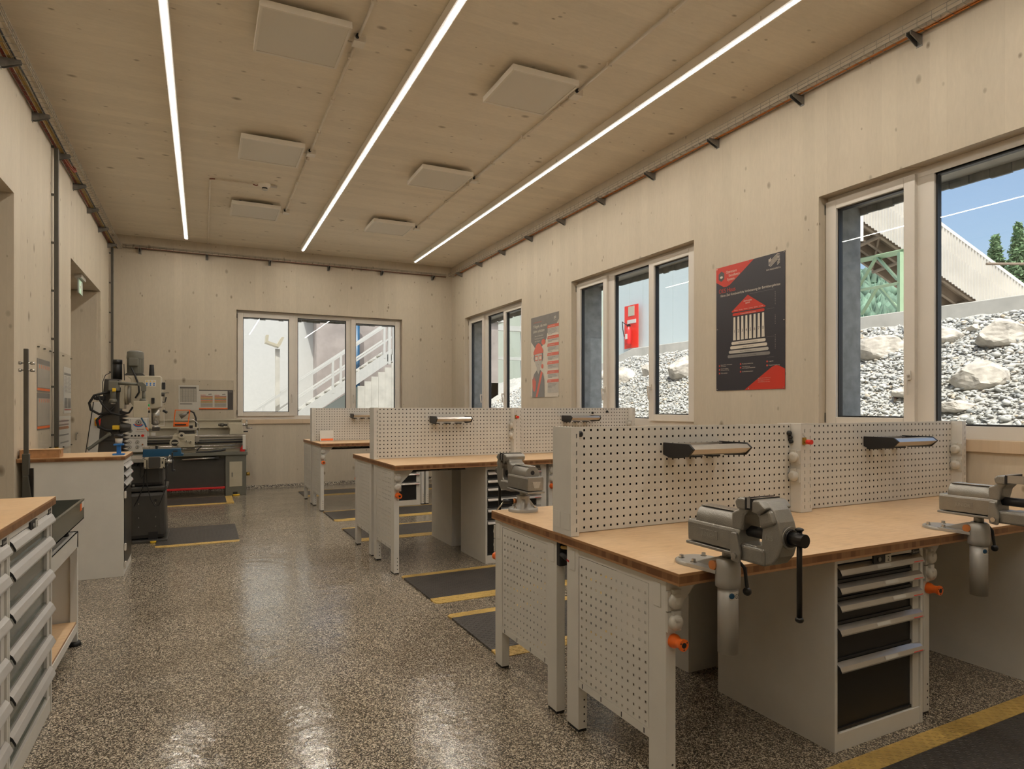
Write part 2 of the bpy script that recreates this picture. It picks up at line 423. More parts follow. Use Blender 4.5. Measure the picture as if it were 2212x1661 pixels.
# window openings: right wall (y0, y1), back wall (x0, x1)
RW = [(9.252, 11.737), (5.23, 7.707), (1.245, 3.721)]; BWIN = (.543, 3.576); ZS, ZH = 1.235, 3.205
DR = [(3.9, 6.368), (8.834, 11.203)]; DZ = 3.17
struct('floor', MB().box(XL-1.2, XR+TH, YN-.4, YB+TH, -.2, 0), 'floor')
struct('ceiling', MB().box(XL-1.2, XR+TH, YN-.4, YB+TH, ZC, ZC+.3), 'ceiling')
m = MB(); ys = [YN-.4]+[v for a, b in sorted(RW) for v in (a, b)]+[YB+TH]
for i in range(0, len(ys), 2): m.box(XR, XR+TH, ys[i], ys[i+1], 0, ZC)
for a, b in RW: m.box(XR, XR+TH, a, b, 0, ZS); m.box(XR, XR+TH, a, b, ZH, ZC)
struct('wall_right', m, 'wall')
m = MB(); m.box(XL-.7, BWIN[0], YB, YB+TH, 0, ZC); m.box(BWIN[1], XR, YB, YB+TH, 0, ZC)
m.box(BWIN[0], BWIN[1], YB, YB+TH, 0, ZS); m.box(BWIN[0], BWIN[1], YB, YB+TH, ZH, ZC); struct('wall_back', m, 'wall')
m = MB(); ys = [YN-.4]+[v for a, b in DR for v in (a, b)]+[YB]
for i in range(0, len(ys), 2): m.box(XL-.7, XL, ys[i], ys[i+1], 0, ZC)
for a, b in DR: m.box(XL-.7, XL, a, b, DZ, ZC)
struct('wall_left', m, 'wall')
struct('wall_near', MB().box(XL-.7, XR, YN-.4, YN, 0, ZC), 'wall')
for i, (a, b) in enumerate(DR):
    d = struct('door_%d' % (i+1), MB().box(XL-.66, XL-.60, a, b, 0, DZ), 'wall')
    MB().cyl((XL-.60, b-.12, 1.05), (XL-.54, b-.12, 1.05), .011, n=8).cyl((XL-.545, b-.12, 1.05), (XL-.545, b-.25, 1.05), .010, n=8).build('door_handle', 'steel', d)
# lever handle of the door leaf folded back against the far reveal
lf = struct('door_3', MB().box(XL-.58, XL-.04, DR[1][1]-.045, DR[1][1]-.003, 0, DZ-.02), 'wall')
MB().cyl((-1.64, DR[1][1]-.045, 1.085), (-1.64, DR[1][1]-.10, 1.085), .011, n=8).tube([(-1.64, DR[1][1]-.095, 1.085), (-1.65, DR[1][1]-.095, 1.07), (-1.65, DR[1][1]-.095, .985)], .010, 8).build('door_handle', 'steel', lf, 0)
# speckled skirting, back wall and right wall, slightly ragged
def skirting(name, along, a, b, c):
    m = MB(); n = int((b-a)/.06); vs = []; random.seed(5)
    for i in range(n+1):
        t = a+(b-a)*i/n; h = .048+random.uniform(-.006, .010); d = .02+random.uniform(0, .008)
        for q in ((0, 0), (d+.03, 0), (d, .012), (d*.6, h), (0, h+.004)):
            vs.append((t, c-q[0], q[1]) if along == 'x' else (c-q[0], t, q[1]))
    fs = [(i*5+k, (i+1)*5+k, (i+1)*5+(k+1) % 5, i*5+(k+1) % 5) for i in range(n) for k in range(5)]
    m.add(vs, fs); struct(name, m, 'skirting')
skirting('baseboard_back', 'x', XL, XR-.03, YB); skirting('baseboard_right', 'y', YN, YB-.03, XR)

# ------------------------------------------------------------------ windows
def window(num, to, Wd, lay, handles, label=None):
    # to(s, n, z): point s along the wall from the left jamb as seen from inside, n outward
    def bx(m, s0, s1, n0, n1, z0, z1):
        p, q = to(s0, n0, z0), to(s1, n1, z1); m.box(p[0], q[0], p[1], q[1], z0, z1); return m
    n0 = .10
    root = thing('window_%d' % num, None, None, to(0, 0, 0)); root['kind'] = 'structure'
    inv = Vector(root.location)
    def put(m, name, mat, bevel=0, par=None):
        m.v = [(x-inv.x, y-inv.y, z-inv.z) for x, y, z in m.v]; return m.build(name, mat, par or root, bevel)
    zb, zt = ZS, ZH
    m = MB(); f0, f1 = lay['fixed']
    bx(m, 0, Wd, n0+.01, n0+.08, zb, zb+.075); bx(m, 0, Wd, n0+.01, n0+.08, zt-.07, zt)
    bx(m, 0.001, .02, n0+.012, n0+.077, zb+.003, zt-.003); bx(m, Wd-.06, Wd-.001, n0+.012, n0+.077, zb+.003, zt-.003)
    bx(m, lay['s1'][1]-.01, f0, n0+.011, n0+.078, zb+.002, zt-.002); bx(m, f1, lay['s2'][0]+.01, n0+.011, n0+.078, zb+.002, zt-.002)
    bx(m, f0-.002, f1+.002, n0+.009, n0+.079, zb+.001, lay['fz'][0]); bx(m, f0-.002, f1+.002, n0+.009, n0+.079, lay['fz'][1], zt-.001)
    put(m, 'window_frame', 'frame', .003)
    m = MB()
    for a, b, c, d in ((f0, f0+.012, *lay['fz']), (f1-.012, f1, *lay['fz']), (f0, f1, lay['fz'][0], lay['fz'][0]+.012), (f0, f1, lay['fz'][1]-.014, lay['fz'][1])):
        bx(m, a, b, n0+.032, n0+.075, c, d)
    put(m, 'gasket', 'black')
    put(bx(MB(), f0+.005, f1-.005, n0+.045, n0+.051, lay['fz'][0]+.005, lay['fz'][1]-.005), 'glass_pane', 'glass')
    for k, (sk, gk) in enumerate((('s1', 'g1'), ('s2', 'g2'))):
        a, b = lay[sk]; c, d = lay[gk]; z0, z1 = 1.30, 3.165; gz0, gz1 = 1.375, 3.09
        m = MB()
        bx(m, a, c, n0-.022, n0+.055, z0, z1); bx(m, d, b, n0-.022, n0+.055, z0, z1)
        bx(m, c, d, n0-.022, n0+.055, z0, gz0); bx(m, c, d, n0-.022, n0+.055, gz1, z1)
        sash = put(m, 'sash', 'frame', .004)
        m = MB()
        for e, f, g, h in ((c, c+.010, gz0, gz1), (d-.010, d, gz0, gz1), (c, d, gz0, gz0+.010), (c, d, gz1-.012, gz1)):
            bx(m, e, f, n0+.004, n0+.050, g, h)
        put(m, 'gasket', 'black', 0, sash)
        put(bx(MB(), c+.004, d-.004, n0+.018, n0+.024, gz0+.004, gz1-.004), 'glass_pane', 'glass', 0, sash)
        hs = handles[k]
        m = MB(); bx(m, hs-.016, hs+.016, n0-.034, n0-.022, 1.655, 1.725)
        pa, pb = to(hs, n0-.034, 1.69), to(hs, n0-.075, 1.69)
        m.cyl(pa, pb, .011, n=8); m.tube([to(hs, n0-.070, 1.70), to(hs+.006, n0-.074, 1.66), to(hs+.008, n0-.068, 1.60), to(hs+.004, n0-.058, 1.545)], .011, 8)
        put(m, 'window_handle', 'frame', .003, sash)
        m = MB()
        for z in (z0+.03, z1-.10): bx(m, a-.013, a, n0-.03, n0, z, z+.08)
        if k == 0: put(m, 'hinge', 'zincdark', .003, sash)
    # inner sill board under the frame
    put(bx(MB(), -.02, Wd+.02, -.022, .10, ZS-.075, ZS+.004), 'sill_board', 'trimwood', .002)
    # weathered outer lining and the ragged cladding ends above it
    m = MB(); bx(m, 0, .03, n0+.09, TH+.06, zb, zt); put(m, 'outer_jamb', 'greyboard')
    m = MB(); bx(m, Wd-.03, Wd, n0+.09, TH+.06, zb, zt); put(m, 'outer_jamb', 'greyboard')
    m = MB(); bx(m, 0, Wd, n0+.09, TH+.06, zt-.035, zt); put(m, 'outer_lintel', 'concrete')
    m = MB(); bx(m, 0, Wd, n0+.09, TH+.08, zb-.02, zb+.02); put(m, 'outer_sill', 'greyboard')
    random.seed(num); s = 0; 
    while s < Wd-.01:
        w = random.choice((.09, .12, .14)); e = min(s+w-.004, Wd)
        put(bx(MB(), s, e, TH+.062, TH+.085, zt-.085-random.uniform(0, .022), zt+.25), 'cladding_board', 'greyboard'); s += w
LR = dict(s1=(.005, .752), g1=(.10, .668), fixed=(.872, 1.582), s2=(1.62, 2.40), g2=(1.712, 2.302), fz=(1.325, 3.135))
for i, (a, b) in enumerate(RW):
    window(i+1, (lambda b: (lambda s, n, z: (XR+n, b-s, z)))(b), b-a, LR, (.712, 1.662))
window(4, lambda s, n, z: (BWIN[0]+s, YB+n, z), BWIN[1]-BWIN[0],
       dict(s1=(.02, 1.0), g1=(.113, .90), fixed=(1.057, 1.954), s2=(2.043, 3.0), g2=(2.132, 2.911), fz=(1.294, 3.13)), (.95, 2.09))

# ================================================================== outside
tag(MB().box(-60, 120, YB+TH, 200, -.6, -.05).build('yard_ground', 'concrete'), None, None, None, 'structure')
tag(MB().box(XR+TH, 120, -60, YB+TH, -.6, -.05).build('side_ground', 'soil'), None, None, None, 'structure')
# gravel bank rising to a low concrete wall that runs parallel to the building
def bank(x): return .30+max(0, min(1, (x-5.1)/3.9))*2.36
m = MB(); vs = []; fs = []; random.seed(3)
nx, ny = 26, 150
for i in range(nx):
    for j in range(ny):
        x = 5.06+(9.0-5.06)*i/(nx-1); y = -3+22*j/(ny-1)
        k = max(0, min(1, (y-12.2)/1.2))
        vs.append((x, y, bank(x)-.02+random.uniform(-.02, .02)-.25*k*((x-5)/4)))
for i in range(nx-1):
    for j in range(ny-1): fs.append((i*ny+j, (i+1)*ny+j, (i+1)*ny+j+1, i*ny+j+1))
m.add(vs, fs, True); tag(m.build('gravel_bank', 'soil'), None, None, None, 'structure')
IC = None
def ico():
    t = (1+sqrt(5))/2
    v = [Vector(p).normalized() for p in ((-1,t,0),(1,t,0),(-1,-t,0),(1,-t,0),(0,-1,t),(0,1,t),(0,-1,-t),(0,1,-t),(t,0,-1),(t,0,1),(-t,0,-1),(-t,0,1))]
    f = [(0,11,5),(0,5,1),(0,1,7),(0,7,10),(0,10,11),(1,5,9),(5,11,4),(11,10,2),(10,7,6),(7,1,8),(3,9,4),(3,4,2),(3,2,6),(3,6,8),(3,8,9),(4,9,5),(2,4,11),(6,2,10),(8,6,7),(9,8,1)]
    return v, f
IV, IFc = ico()
import numpy as np
def stones(name, n, xr, yr, size, seed, zfun):
    rng = np.random.default_rng(seed); base = np.array([tuple(v) for v in IV]); F = np.array(IFc)
    N = n
    x = rng.uniform(*xr, N); y = rng.uniform(*yr, N); z = zfun(x, y)
    sc = rng.lognormal(0, .32, N)*size; st = rng.uniform(.55, 1.5, (N, 3)); st[:, 2] *= .55
    jit = rng.uniform(.78, 1.18, (N, 12, 1)); V = base[None]*jit*st[:, None, :]*sc[:, None, None]
    a = rng.uniform(0, 2*pi, N); b = rng.normal(0, .45, N)
    ca, sa, cb, sb = np.cos(a)[:, None], np.sin(a)[:, None], np.cos(b)[:, None], np.sin(b)[:, None]
    X, Y, Z = V[..., 0], V[..., 1], V[..., 2]
    Y2 = Y*cb-Z*sb; Z2 = Y*sb+Z*cb; X3 = X*ca-Y2*sa; Y3 = X*sa+Y2*ca
    V = np.stack([X3+x[:, None], Y3+y[:, None], Z2+(z+sc*.15)[:, None]], -1).reshape(-1, 3)
    FF = (F[None]+(np.arange(N)*12)[:, None, None]).reshape(-1, 3)
    me = bpy.data.meshes.new(name); me.vertices.add(len(V)); me.vertices.foreach_set('co', V.ravel())
    me.loops.add(FF.size); me.loops.foreach_set('vertex_index', FF.ravel().astype(np.int32))
    me.polygons.add(len(FF)); me.polygons.foreach_set('loop_start', (np.arange(len(FF))*3).astype(np.int32)); me.polygons.foreach_set('loop_total', np.full(len(FF), 3, np.int32))
    me.update(calc_edges=True)
    at = me.attributes.new('tone', 'FLOAT', 'POINT'); at.data.foreach_set('value', np.repeat(rng.uniform(0, 1, N), 12).astype(np.float32))
    me.materials.append(M['gravel']); o = bpy.data.objects.new(name, me); COL.objects.link(o); return o
zb_ = lambda x, y: .30+np.clip((x-5.1)/3.9, 0, 1)*2.36-.25*np.clip((y-12.2)/1.2, 0, 1)*((x-5)/4)
g = stones('gravel', 48000, (5.15, 8.94), (.8, 16.8), .0205, 11, zb_)
tag(g, 'loose pale grey gravel covering the bank outside the right-hand windows', 'gravel', None, 'stuff')
# boulders in the bank
def boulder(x, y, r, sx, sy, sz, seed, label, rot=0):
    rnd = random.Random(seed); v = [Vector(p) for p in IV]; f = list(IFc)
    for lvl in range(3):
        cache = {}; nf = []
        def mid(a, b):
            k = (min(a, b), max(a, b))
            if k not in cache: cache[k] = len(v); v.append(((v[a]+v[b])/2).normalized())
            return cache[k]
        for a, b, c in f:
            ab, bc, ca = mid(a, b), mid(b, c), mid(c, a); nf += [(a, ab, ca), (b, bc, ab), (c, ca, bc), (ab, bc, ca)]
        f = nf
    pl = [(Vector((rnd.uniform(-1, 1), rnd.uniform(-1, 1), rnd.uniform(-.3, 1))).normalized(), rnd.uniform(.62, .88)) for _ in range(16)]
    out = []
    for p in v:
        q = p.copy()
        for n, d in pl:
            k = q.dot(n)
            if k > d: q -= n*(k-d)
        q *= 1+.035*sin(9*p.x+seed)*cos(8*p.y)+.02*rnd.uniform(-1, 1)
        q = Vector((q.x*sx*r, q.y*sy*r, q.z*sz*r)); out.append(Matrix.Rotation(rot, 3, 'Z') @ q)
    m = MB(); m.add(out, f, False); o = m.build('boulder', 'boulder', loc=(x, y, bank(x)+.12*r))
    tag(o, label, 'boulder', 'boulders in the gravel bank')
BL = [(8.25, 5.70, .50, .9, 1.1, .62, 'big pale boulder below the concrete ledge in the left sash of the nearest window'),
      (8.45, 4.98, .38, .9, 1.0, .55, 'rounded pale boulder below the concrete ledge just right of the mullion of the nearest window'),
      (8.35, 4.22, .48, .9, 1.15, .68, 'peaked pale boulder touching the concrete ledge in the wide pane of the nearest window'),
      (8.62, 4.72, .13, 1, 1.3, .6, 'small flat stone perched between two boulders just under the concrete ledge'),
      (7.50, 4.03, .44, .9, 1.15, .68, 'large solitary boulder in the middle of the gravel in the nearest window'),
      (7.40, 3.22, .50, .9, 1.0, .85, 'tall brown-grey boulder cut by the right edge of the picture'),
      (7.25, 4.62, .24, 1, 1.5, .40, 'low pale boulder half sunk in gravel just right of the mullion'),
      (7.00, 4.00, .26, 1, 1.35, .45, 'small flat white boulder below the solitary one'),
      (8.35, 6.55, .40, .9, 1.1, .75, 'pale boulder at the left rim of the nearest window, beside the weathered jamb'),
      (8.45, 3.30, .34, 1, 1.1, .8, 'boulder high under the ledge at the right edge of the picture'),
      (8.0, 8.30, .52, .9, 1.2, .75, 'boulder at the right rim of the right sash of the middle window'),
      (8.1, 9.35, .55, .9, 1.2, .72, 'broad pale boulder at the left of the right sash of the middle window'),
      (8.2, 10.55, .38, .9, 1.0, .80, 'upright pale boulder beside the mullion in the wide pane of the middle window'),
      (8.0, 11.30, .52, .9, 1.2, .66, 'largest boulder in the wide pane of the middle window'),
      (8.1, 12.35, .36, .9, 1.0, .72, 'leftmost boulder in the wide pane of the middle window')]
for i, (x, y, r, a, b, c, lab) in enumerate(BL): boulder(x, y, r*.66, a, b, c, i+2, lab, i*.7)
# concrete retaining wall with a sloping far end
m = MB(); m.prism([(-4, 1.2), (12.2, 1.2), (14.8, 1.0), (14.8, 2.30), (12.9, 2.70), (12.27, 2.83), (-4, 2.83)], 'x', 9.0, 9.28)
tag(m.build('retaining_wall', 'concrete', bevel=.01), 'low concrete retaining wall along the top of the gravel bank', 'wall')
tag(MB().box(9.28, 60, -20, 14.9, 1.0, 2.55).build('upper_ground', 'soil'), None, None, None, 'structure')
# pale industrial hall behind the bank
hall = thing('industrial_hall', 'pale panelled hall with grey plant-room front behind the retaining wall', 'building', (10.5, 11, 2.5))
for k in range(7):
    a = .75+k*.60
    MB().box(0, .15, a-.295 if k else a-.3, a+.295, .0, 5).build('wall_panel', 'hall', hall)
for k in range(7): MB().box(.02, .16, 4.66-.6*k*0+.0, 4.66, 0, 5) if False else None
MB().box(-.02, .2, 2.55+.0, 2.72, 0, 5).build('corner_flashing', 'hall', hall) if False else None
MB().box(-.12, .4, 4.65, 9.5, -2.4, 5).build('plant_front', 'hallgrey', hall)
MB().box(.3, 2.6, .46, 9.49, 0, 4.9).build('hall_body', 'hallgrey', hall)
MB().box(-.14, -.12, 3.35+.35, 4.42, 0, 1.75) if False else None
dd = MB().box(-.15, -.12, 4.75, 5.35, -.2, 1.8).build('hatch_door', 'sage', hall)
MB().box(-.165, -.15, 4.72, 5.38, 1.8, 1.86).build('door_rain_strip', 'concrete', hall)
def on_hall(name, mat, y0, y1, z0, z1, t=.02, par=None): return MB().box(10.38-t, 10.38, y0, y1, z0, z1).build(name, mat)
sg = thing('warning_sign', 'yellow triangular high-voltage warning sign on grey wall outside', 'sign', (10.36, 15.75, 3.95))
MB().prism([(-.16, -.02), (.16, -.02), (0, .27)], 'x', 0, .01).build('sign_plate', 'signyellow', sg)
MB().prism([(.02, .20), (-.045, .10), (.0, .10), (-.03, .02), (.04, .125), (.0, .125)], 'x', -.004, 0).build('lightning_bolt', 'black', sg)
MB().box(0, .01, -.15, .15, -.13, -.04).build('caption_plate', 'signyellow', sg)
sp = MB().box(10.355, 10.375, 15.62, 15.90, 4.55, 4.72).build('number_plate', 'sage'); tag(sp, 'small grey plate on wall above the yellow warning triangle', 'sign')
ex = thing('extinguisher_board', 'red board carrying a fire extinguisher outside the middle window', 'board', (10.36, 14.15, 3.05))
MB().box(-.02, 0, -.30, .30, 0, 1.15).build('backboard', 'red', ex)
MB().box(-.028, -.02, -.15, .12, .86, 1.12).build('pictogram', 'cream', ex)
MB().box(-.03, -.02, -.22, .16, .66, .76).build('caption_plate', 'white', ex)
fe = thing('fire_extinguisher', 'red fire extinguisher with hose hanging on the red board outside', 'fire extinguisher', (10.24, 14.12, 3.12))
MB().lathe((0, 0, 0), [(.05, 0), (.075, .02), (.08, .05), (.08, .38), (.06, .45), (.03, .48), (.025, .50)], 16).build('cylinder', 'redpaint', fe)
MB().box(-.05, .05, -.02, .02, .50, .54).box(-.01, .03, -.015, .09, .54, .56).build('valve', 'black', fe)
MB().tube([(-.02, 0, .52), (-.03, .16, .60), (-.02, .27, .66), (-.02, .24, .45), (-.02, .18, .25)], .012, 8).build('hose', 'black', fe)
MB().box(-.083, -.075, -.045, .045, .16, .30).build('label', 'white', fe)
# pale frame and grey-green hall seen through the farthest window
fr = thing('steel_gantry', 'white-painted steel gantry seen through the farthest right-hand window', 'gantry', (8.0, 20, 0))
for x in (.3, 2.0, 3.3): MB().box(x, x+.16, 0, .16, 0, 5.6).build('post', 'whitepaint', fr)
MB().box(-1, 4.5, 0, .16, 4.1, 4.28).build('beam', 'whitepaint', fr); MB().box(-1, 4.5, 0, .12, 3.1, 3.2).build('rail', 'whitepaint', fr)
tag(MB().box(5.5, 12.5, 22.5, 22.8, 0, 7.5).build('far_hall', 'hallgrey'), 'grey-green hall wall closing the view behind the white gantry', 'building')
tag(MB().box(5.5, 10.2, 17.6, 17.9, 0, 2.2).build('yard_wall', 'whitepaint'), 'sunlit white yard wall at the end of the gravel bank', 'wall')
# inclined corrugated gallery on a green trestle; local frame: x to the right, y away, seen from the room
gal = thing('conveyor_gallery', 'long corrugated-sheet conveyor gallery sloping down beyond the nearest window', 'gallery', (0, 0, 1.45), radians(-25.67))
def q(u, v, d): return ((u-1106)/1390*d, d, (881-v)/1390*d)
D1, D2 = 22.0, 24.5
A0, A1 = q(1700, 239, D1), q(2600, 908, D1)          # upper edge of near face
B0, B1 = q(1700, 366, D1), q(2600, 993, D1)          # lower edge of near face
m = MB(); n = 420; vs = []
for i in range(n+1):
    t = i/n; off = .045*sin(i*pi/1.5)
    ax, az = A0[0]+(A1[0]-A0[0])*t, A0[2]+(A1[2]-A0[2])*t; bx_, bz = B0[0]+(B1[0]-B0[0])*t, B0[2]+(B1[2]-B0[2])*t
    mid = .42
    vs += [(ax, D1+off+.02, az), (ax+(bx_-ax)*mid, D1+off, az+(bz-az)*mid), (ax+(bx_-ax)*mid, D1+off-.05, az+(bz-az)*(mid-.01)), (bx_, D1+off-.05, bz+.06*sin(i*pi/1.5)*0)]
fs = [(i*4+k, i*4+k+1, (i+1)*4+k+1, (i+1)*4+k) for i in range(n) for k in range(3)]
m.add(vs, fs); m.build('corrugated_cladding', 'galvsheet', gal)
dx, dz = A1[0]-A0[0], A1[2]-A0[2]
m = MB(); m.add([(A0[0], D1, A0[2]), (A1[0], D1, A1[2]), (A1[0], D2, A1[2]), (A0[0], D2, A0[2]), (A0[0], D1, A0[2]+.12), (A1[0], D1, A1[2]+.12), (A1[0], D2, A1[2]+.12), (A0[0], D2, A0[2]+.12)],
    [(3,2,1,0),(4,5,6,7),(0,1,5,4),(2,3,7,6)]); m.build('roof', 'galvsheet', gal)
m = MB(); m.add([(B0[0], D1+.1, B0[2]+.35), (B1[0], D1+.1, B1[2]+.35), (B1[0], D2, B1[2]+.35), (B0[0], D2, B0[2]+.35)], [(0,1,2,3)]); m.build('underside_boarding', 'purlin', gal)
m = MB(); m.add([(B0[0], D2, B0[2]+.2), (B1[0], D2, B1[2]+.2), (B1[0], D2, B1[2]+2.4), (B0[0], D2, B0[2]+2.4)], [(0,1,2,3)]); m.build('far_cladding', 'galvsheet', gal)
for y in (D1+.12, D1+.9, D1+1.6, D2-.2):
    MB().add([(B0[0], y, B0[2]+.02), (B1[0], y, B1[2]+.02), (B1[0], y+.14, B1[2]+.02), (B0[0], y+.14, B0[2]+.02), (B0[0], y, B0[2]+.34), (B1[0], y, B1[2]+.34), (B1[0], y+.14, B1[2]+.34), (B0[0], y+.14, B0[2]+.34)],
        [(3,2,1,0),(4,5,6,7),(0,1,5,4),(1,2,6,5),(2,3,7,6),(3,0,4,7)]) if False else None
    mm = MB(); mm.add([(B0[0], y, B0[2]+.02), (B1[0], y, B1[2]+.02), (B1[0], y+.14, B1[2]+.02), (B0[0], y+.14, B0[2]+.02), (B0[0], y, B0[2]+.34), (B1[0], y, B1[2]+.34), (B1[0], y+.14, B1[2]+.34), (B0[0], y+.14, B0[2]+.34)],
        [(3,2,1,0),(4,5,6,7),(0,1,5,4),(1,2,6,5),(2,3,7,6),(3,0,4,7)]); mm.build('long_beam', 'purlin', gal)
for k in range(9):
    t = .08+k*.075; x, z = B0[0]+(B1[0]-B0[0])*t, B0[2]+(B1[2]-B0[2])*t
    MB().cyl((x, D1+.1, z+.05), (x, D2, z+.05), .07, n=6).build('cross_beam', 'purlin', gal)
    MB().cyl((x, D1+.2, z+.08), (x+(B1[0]-B0[0])*.07, D2-.1, z+(B1[2]-B0[2])*.07+.08), .035, n=5).build('brace', 'purlin', gal)
# sheet flap hanging at the left
MB().box(*[q(1848, 0, D1)[0], q(1860, 0, D1)[0]], D1-.15, D1-.1, q(0, 523, D1)[2], q(0, 462, D1)[2]).build('hanging_sheet', 'galvsheet', gal)
tr = thing('steel_trestle', 'green-painted steel trestle with crossed braces under the gallery', 'trestle', (0, 0, 1.45), radians(-25.67))
DT = 20.5; P_ = lambda u, v, d=DT: q(u, v, d)
def bar(a, b, w, name, mat='greensteel'):
    a, b = Vector(a), Vector(b); d = (b-a).normalized(); s = d.cross(Vector((0, 1, 0))).normalized()*w/2; t = Vector((0, w/2, 0))
    mm = MB(); mm.add([a-s-t, a+s-t, a+s+t, a-s+t, b-s-t, b+s-t, b+s+t, b-s+t], [(0,1,2,3),(7,6,5,4),(4,5,1,0),(5,6,2,1),(6,7,3,2),(7,4,0,3)]); return mm.build(name, mat, tr)
bar(P_(1946, 545), P_(1946, 700), .15, 'column'); bar(P_(1852, 562, 24), P_(1852, 700, 24), .13, 'column')
def mixp(u): 
    t = (1946-u)/94; return DT+3.5*t
bar(P_(1838, 567, 24.5), P_(1952, 543), .20, 'head_beam'); bar(P_(1850, 628, 24), P_(1941, 612), .10, 'middle_beam')
for (u0, v0), (u1, v1) in (((1893, 556), (1852, 625)), ((1896, 556), (1941, 606)), ((1895, 621), (1861, 680)), ((1899, 620), (1943, 672))):
    bar(P_(u0, v0, mixp(u0)), P_(u1, v1, mixp(u1)), .11, 'brace')
MB().box(P_(1955, 0)[0]-.1, P_(1955, 0)[0]+.05, DT-.1, DT+.1, P_(0, 546)[2], P_(0, 542)[2]).build('bearing_plate', 'greensteel', tr)
# wooded hillside and the two larches
hill = MB(); vs = []; nx, nz = 60, 14; random.seed(9)
for i in range(nx+1):
    for j in range(nz+1):
        a = -1.2+i/nx*3.2; d = 120+j*16
        vs.append((a*d, d, -14+j*6.5+4*sin(i*.7)+random.uniform(-2, 2)))
fs = [(i*(nz+1)+j, (i+1)*(nz+1)+j, (i+1)*(nz+1)+j+1, i*(nz+1)+j+1) for i in range(nx) for j in range(nz)]
hill.add(vs, fs); ho = hill.build('hillside', 'hazegreen'); ho.rotation_euler = (0, 0, radians(-25.67)); ho['kind'] = 'structure'
m = MB(); rnd = random.Random(4)
for k in range(2600):
    a = rnd.uniform(.25, .95); d = rnd.uniform(122, 300); j = (d-120)/16; z = -14+j*6.5+2; x = a*d
    h = rnd.uniform(5, 9); r = h*.24
    if rnd.random() < .5: m.lathe((x, d, z), [(r, 0), (r*.75, h*.35), (r*.4, h*.7), (.05, h)], 5)
    else: m.lathe((x, d, z), [(r*.5, 0), (r*1.3, h*.3), (r*1.1, h*.6), (.2, h*.85)], 6)
fo = m.build('forest', 'hazegreen'); fo.rotation_euler = (0, 0, radians(-25.67)); tag(fo, 'wooded hillside far behind the green trestle', 'forest', None, 'stuff')
def larch(u, vtop, vbot, d, wpx, seed, label):
    r = random.Random(seed); x = (u-1106)/1390*d; zt = (881-vtop)/1390*d; zb = (881-vbot)/1390*d; W2 = wpx/1390*d
    rt = thing('larch_tree', label, 'tree', tuple(Matrix.Rotation(radians(-25.67), 3, 'Z') @ Vector((x, d, zb))+Vector((0, 0, 1.45))), radians(-25.67), 'larches above the gallery roof')
    H = zt-zb; MB().cyl((0, 0, -3), (0, 0, H*.96), .28, .04, n=8).build('trunk', 'bark', rt)
    mm = MB()
    for k in range(2600):
        t = r.random()**.75; w = W2*(1-t)**.75*r.uniform(.35, 1); an = r.uniform(0, 2*pi); c = Vector((w*cos(an), w*sin(an), H*t-w*.18+r.uniform(-.2, .2)))
        s = r.uniform(.16, .34); p = [c+Vector((r.uniform(-s, s), r.uniform(-s, s), r.uniform(-s, s)*.7)) for _ in range(4)]
        mm.add(p, [(0,1,2),(0,2,3),(0,3,1),(1,3,2)])
    o = mm.build('foliage', 'green1', rt)
larch(2150, 513, 720, 52, 34, 1, 'left, shorter larch above the corrugated gallery roof')
larch(2200, 487, 760, 50, 46, 2, 'right, taller larch at the right edge of the picture')
larch(2262, 500, 760, 50, 48, 3, 'larch crown just entering at the right edge of the picture')
rp = MB(); rp.cyl((q(2131, 571, 21)[0], 0, 0), (q(2400, 566, 21)[0], 0, 0), .045, n=8); ro = thing('handrail_pole', 'thin brown pole standing out over the gallery roof', 'pole', tuple(Matrix.Rotation(radians(-25.67), 3, 'Z') @ Vector((0, 21, 0))+Vector((0, 0, 1.45+q(0, 570, 21)[2]))), radians(-25.67))
rp.build('pole', 'purlin', ro)

# ---- behind the back window: walls, stairs
tag(MB().box(-6, 2.72, 18.2, 18.5, -.1, 7).build('sunlit_wall', 'whitepaint'), 'bright white sunlit wall filling the left pane of the back window', 'wall')
tag(MB().box(2.72, 8.0, 17.6, 18.4, -.1, 4.02).build('concrete_wall', 'concretedark'), 'grey-mauve board-marked concrete wall behind the white stairs', 'wall')
tag(MB().box(2.4, 8.2, 17.5, 18.5, 4.02, 4.14).build('roof_edge', 'whitepaint'), 'white roof edge above the grey concrete wall', 'roof')
zfs = lambda x: 1.0+(x-2.035)*.70
for k in range(7): 
    o = MB().box(3.45+k*.17, 3.616+k*.17, 15.94, 16.0, -.1, zfs(3.45+k*.17)).build('concrete_board', 'concrete'); 
    if k == 0: cb = thing('board_marked_wall', 'tan board-marked concrete wall under the stair landing', 'wall', (0, 0, 0))
    o.parent = cb
tag(MB().cyl((3.72, 17.3, -.1), (3.72, 17.3, 4), .07, n=12).build('downpipe', 'blue'), 'blue vertical downpipe behind the stair railing', 'pipe')
st = thing('outdoor_staircase', 'white steel outdoor staircase rising to the right behind the back window', 'stairs', (0, 16, 0))
sx0, sx1 = .9, 4.31; zf = lambda x, z0=1.351: z0+(x-2.035)*.70
def slat(name, z0, h, y0, y1, x0=sx0, x1=sx1, mat='whitepaint'):
    MB().prism([(x0, zf(x0, z0)), (x1, zf(x1, z0)), (x1, zf(x1, z0)+h), (x0, zf(x0, z0)+h)], 'y', y0, y1).build(name, mat, st)
slat('stringer', 1.05, .30, 0, .04); slat('stringer', 1.05, .30, .95, .99)
slat('top_rail', 2.00, .07, 0, .05); slat('middle_rail', 1.62, .05, 0, .05); slat('top_rail', 2.00, .07, .95, 1.0); slat('middle_rail', 1.62, .05, .95, 1.0)
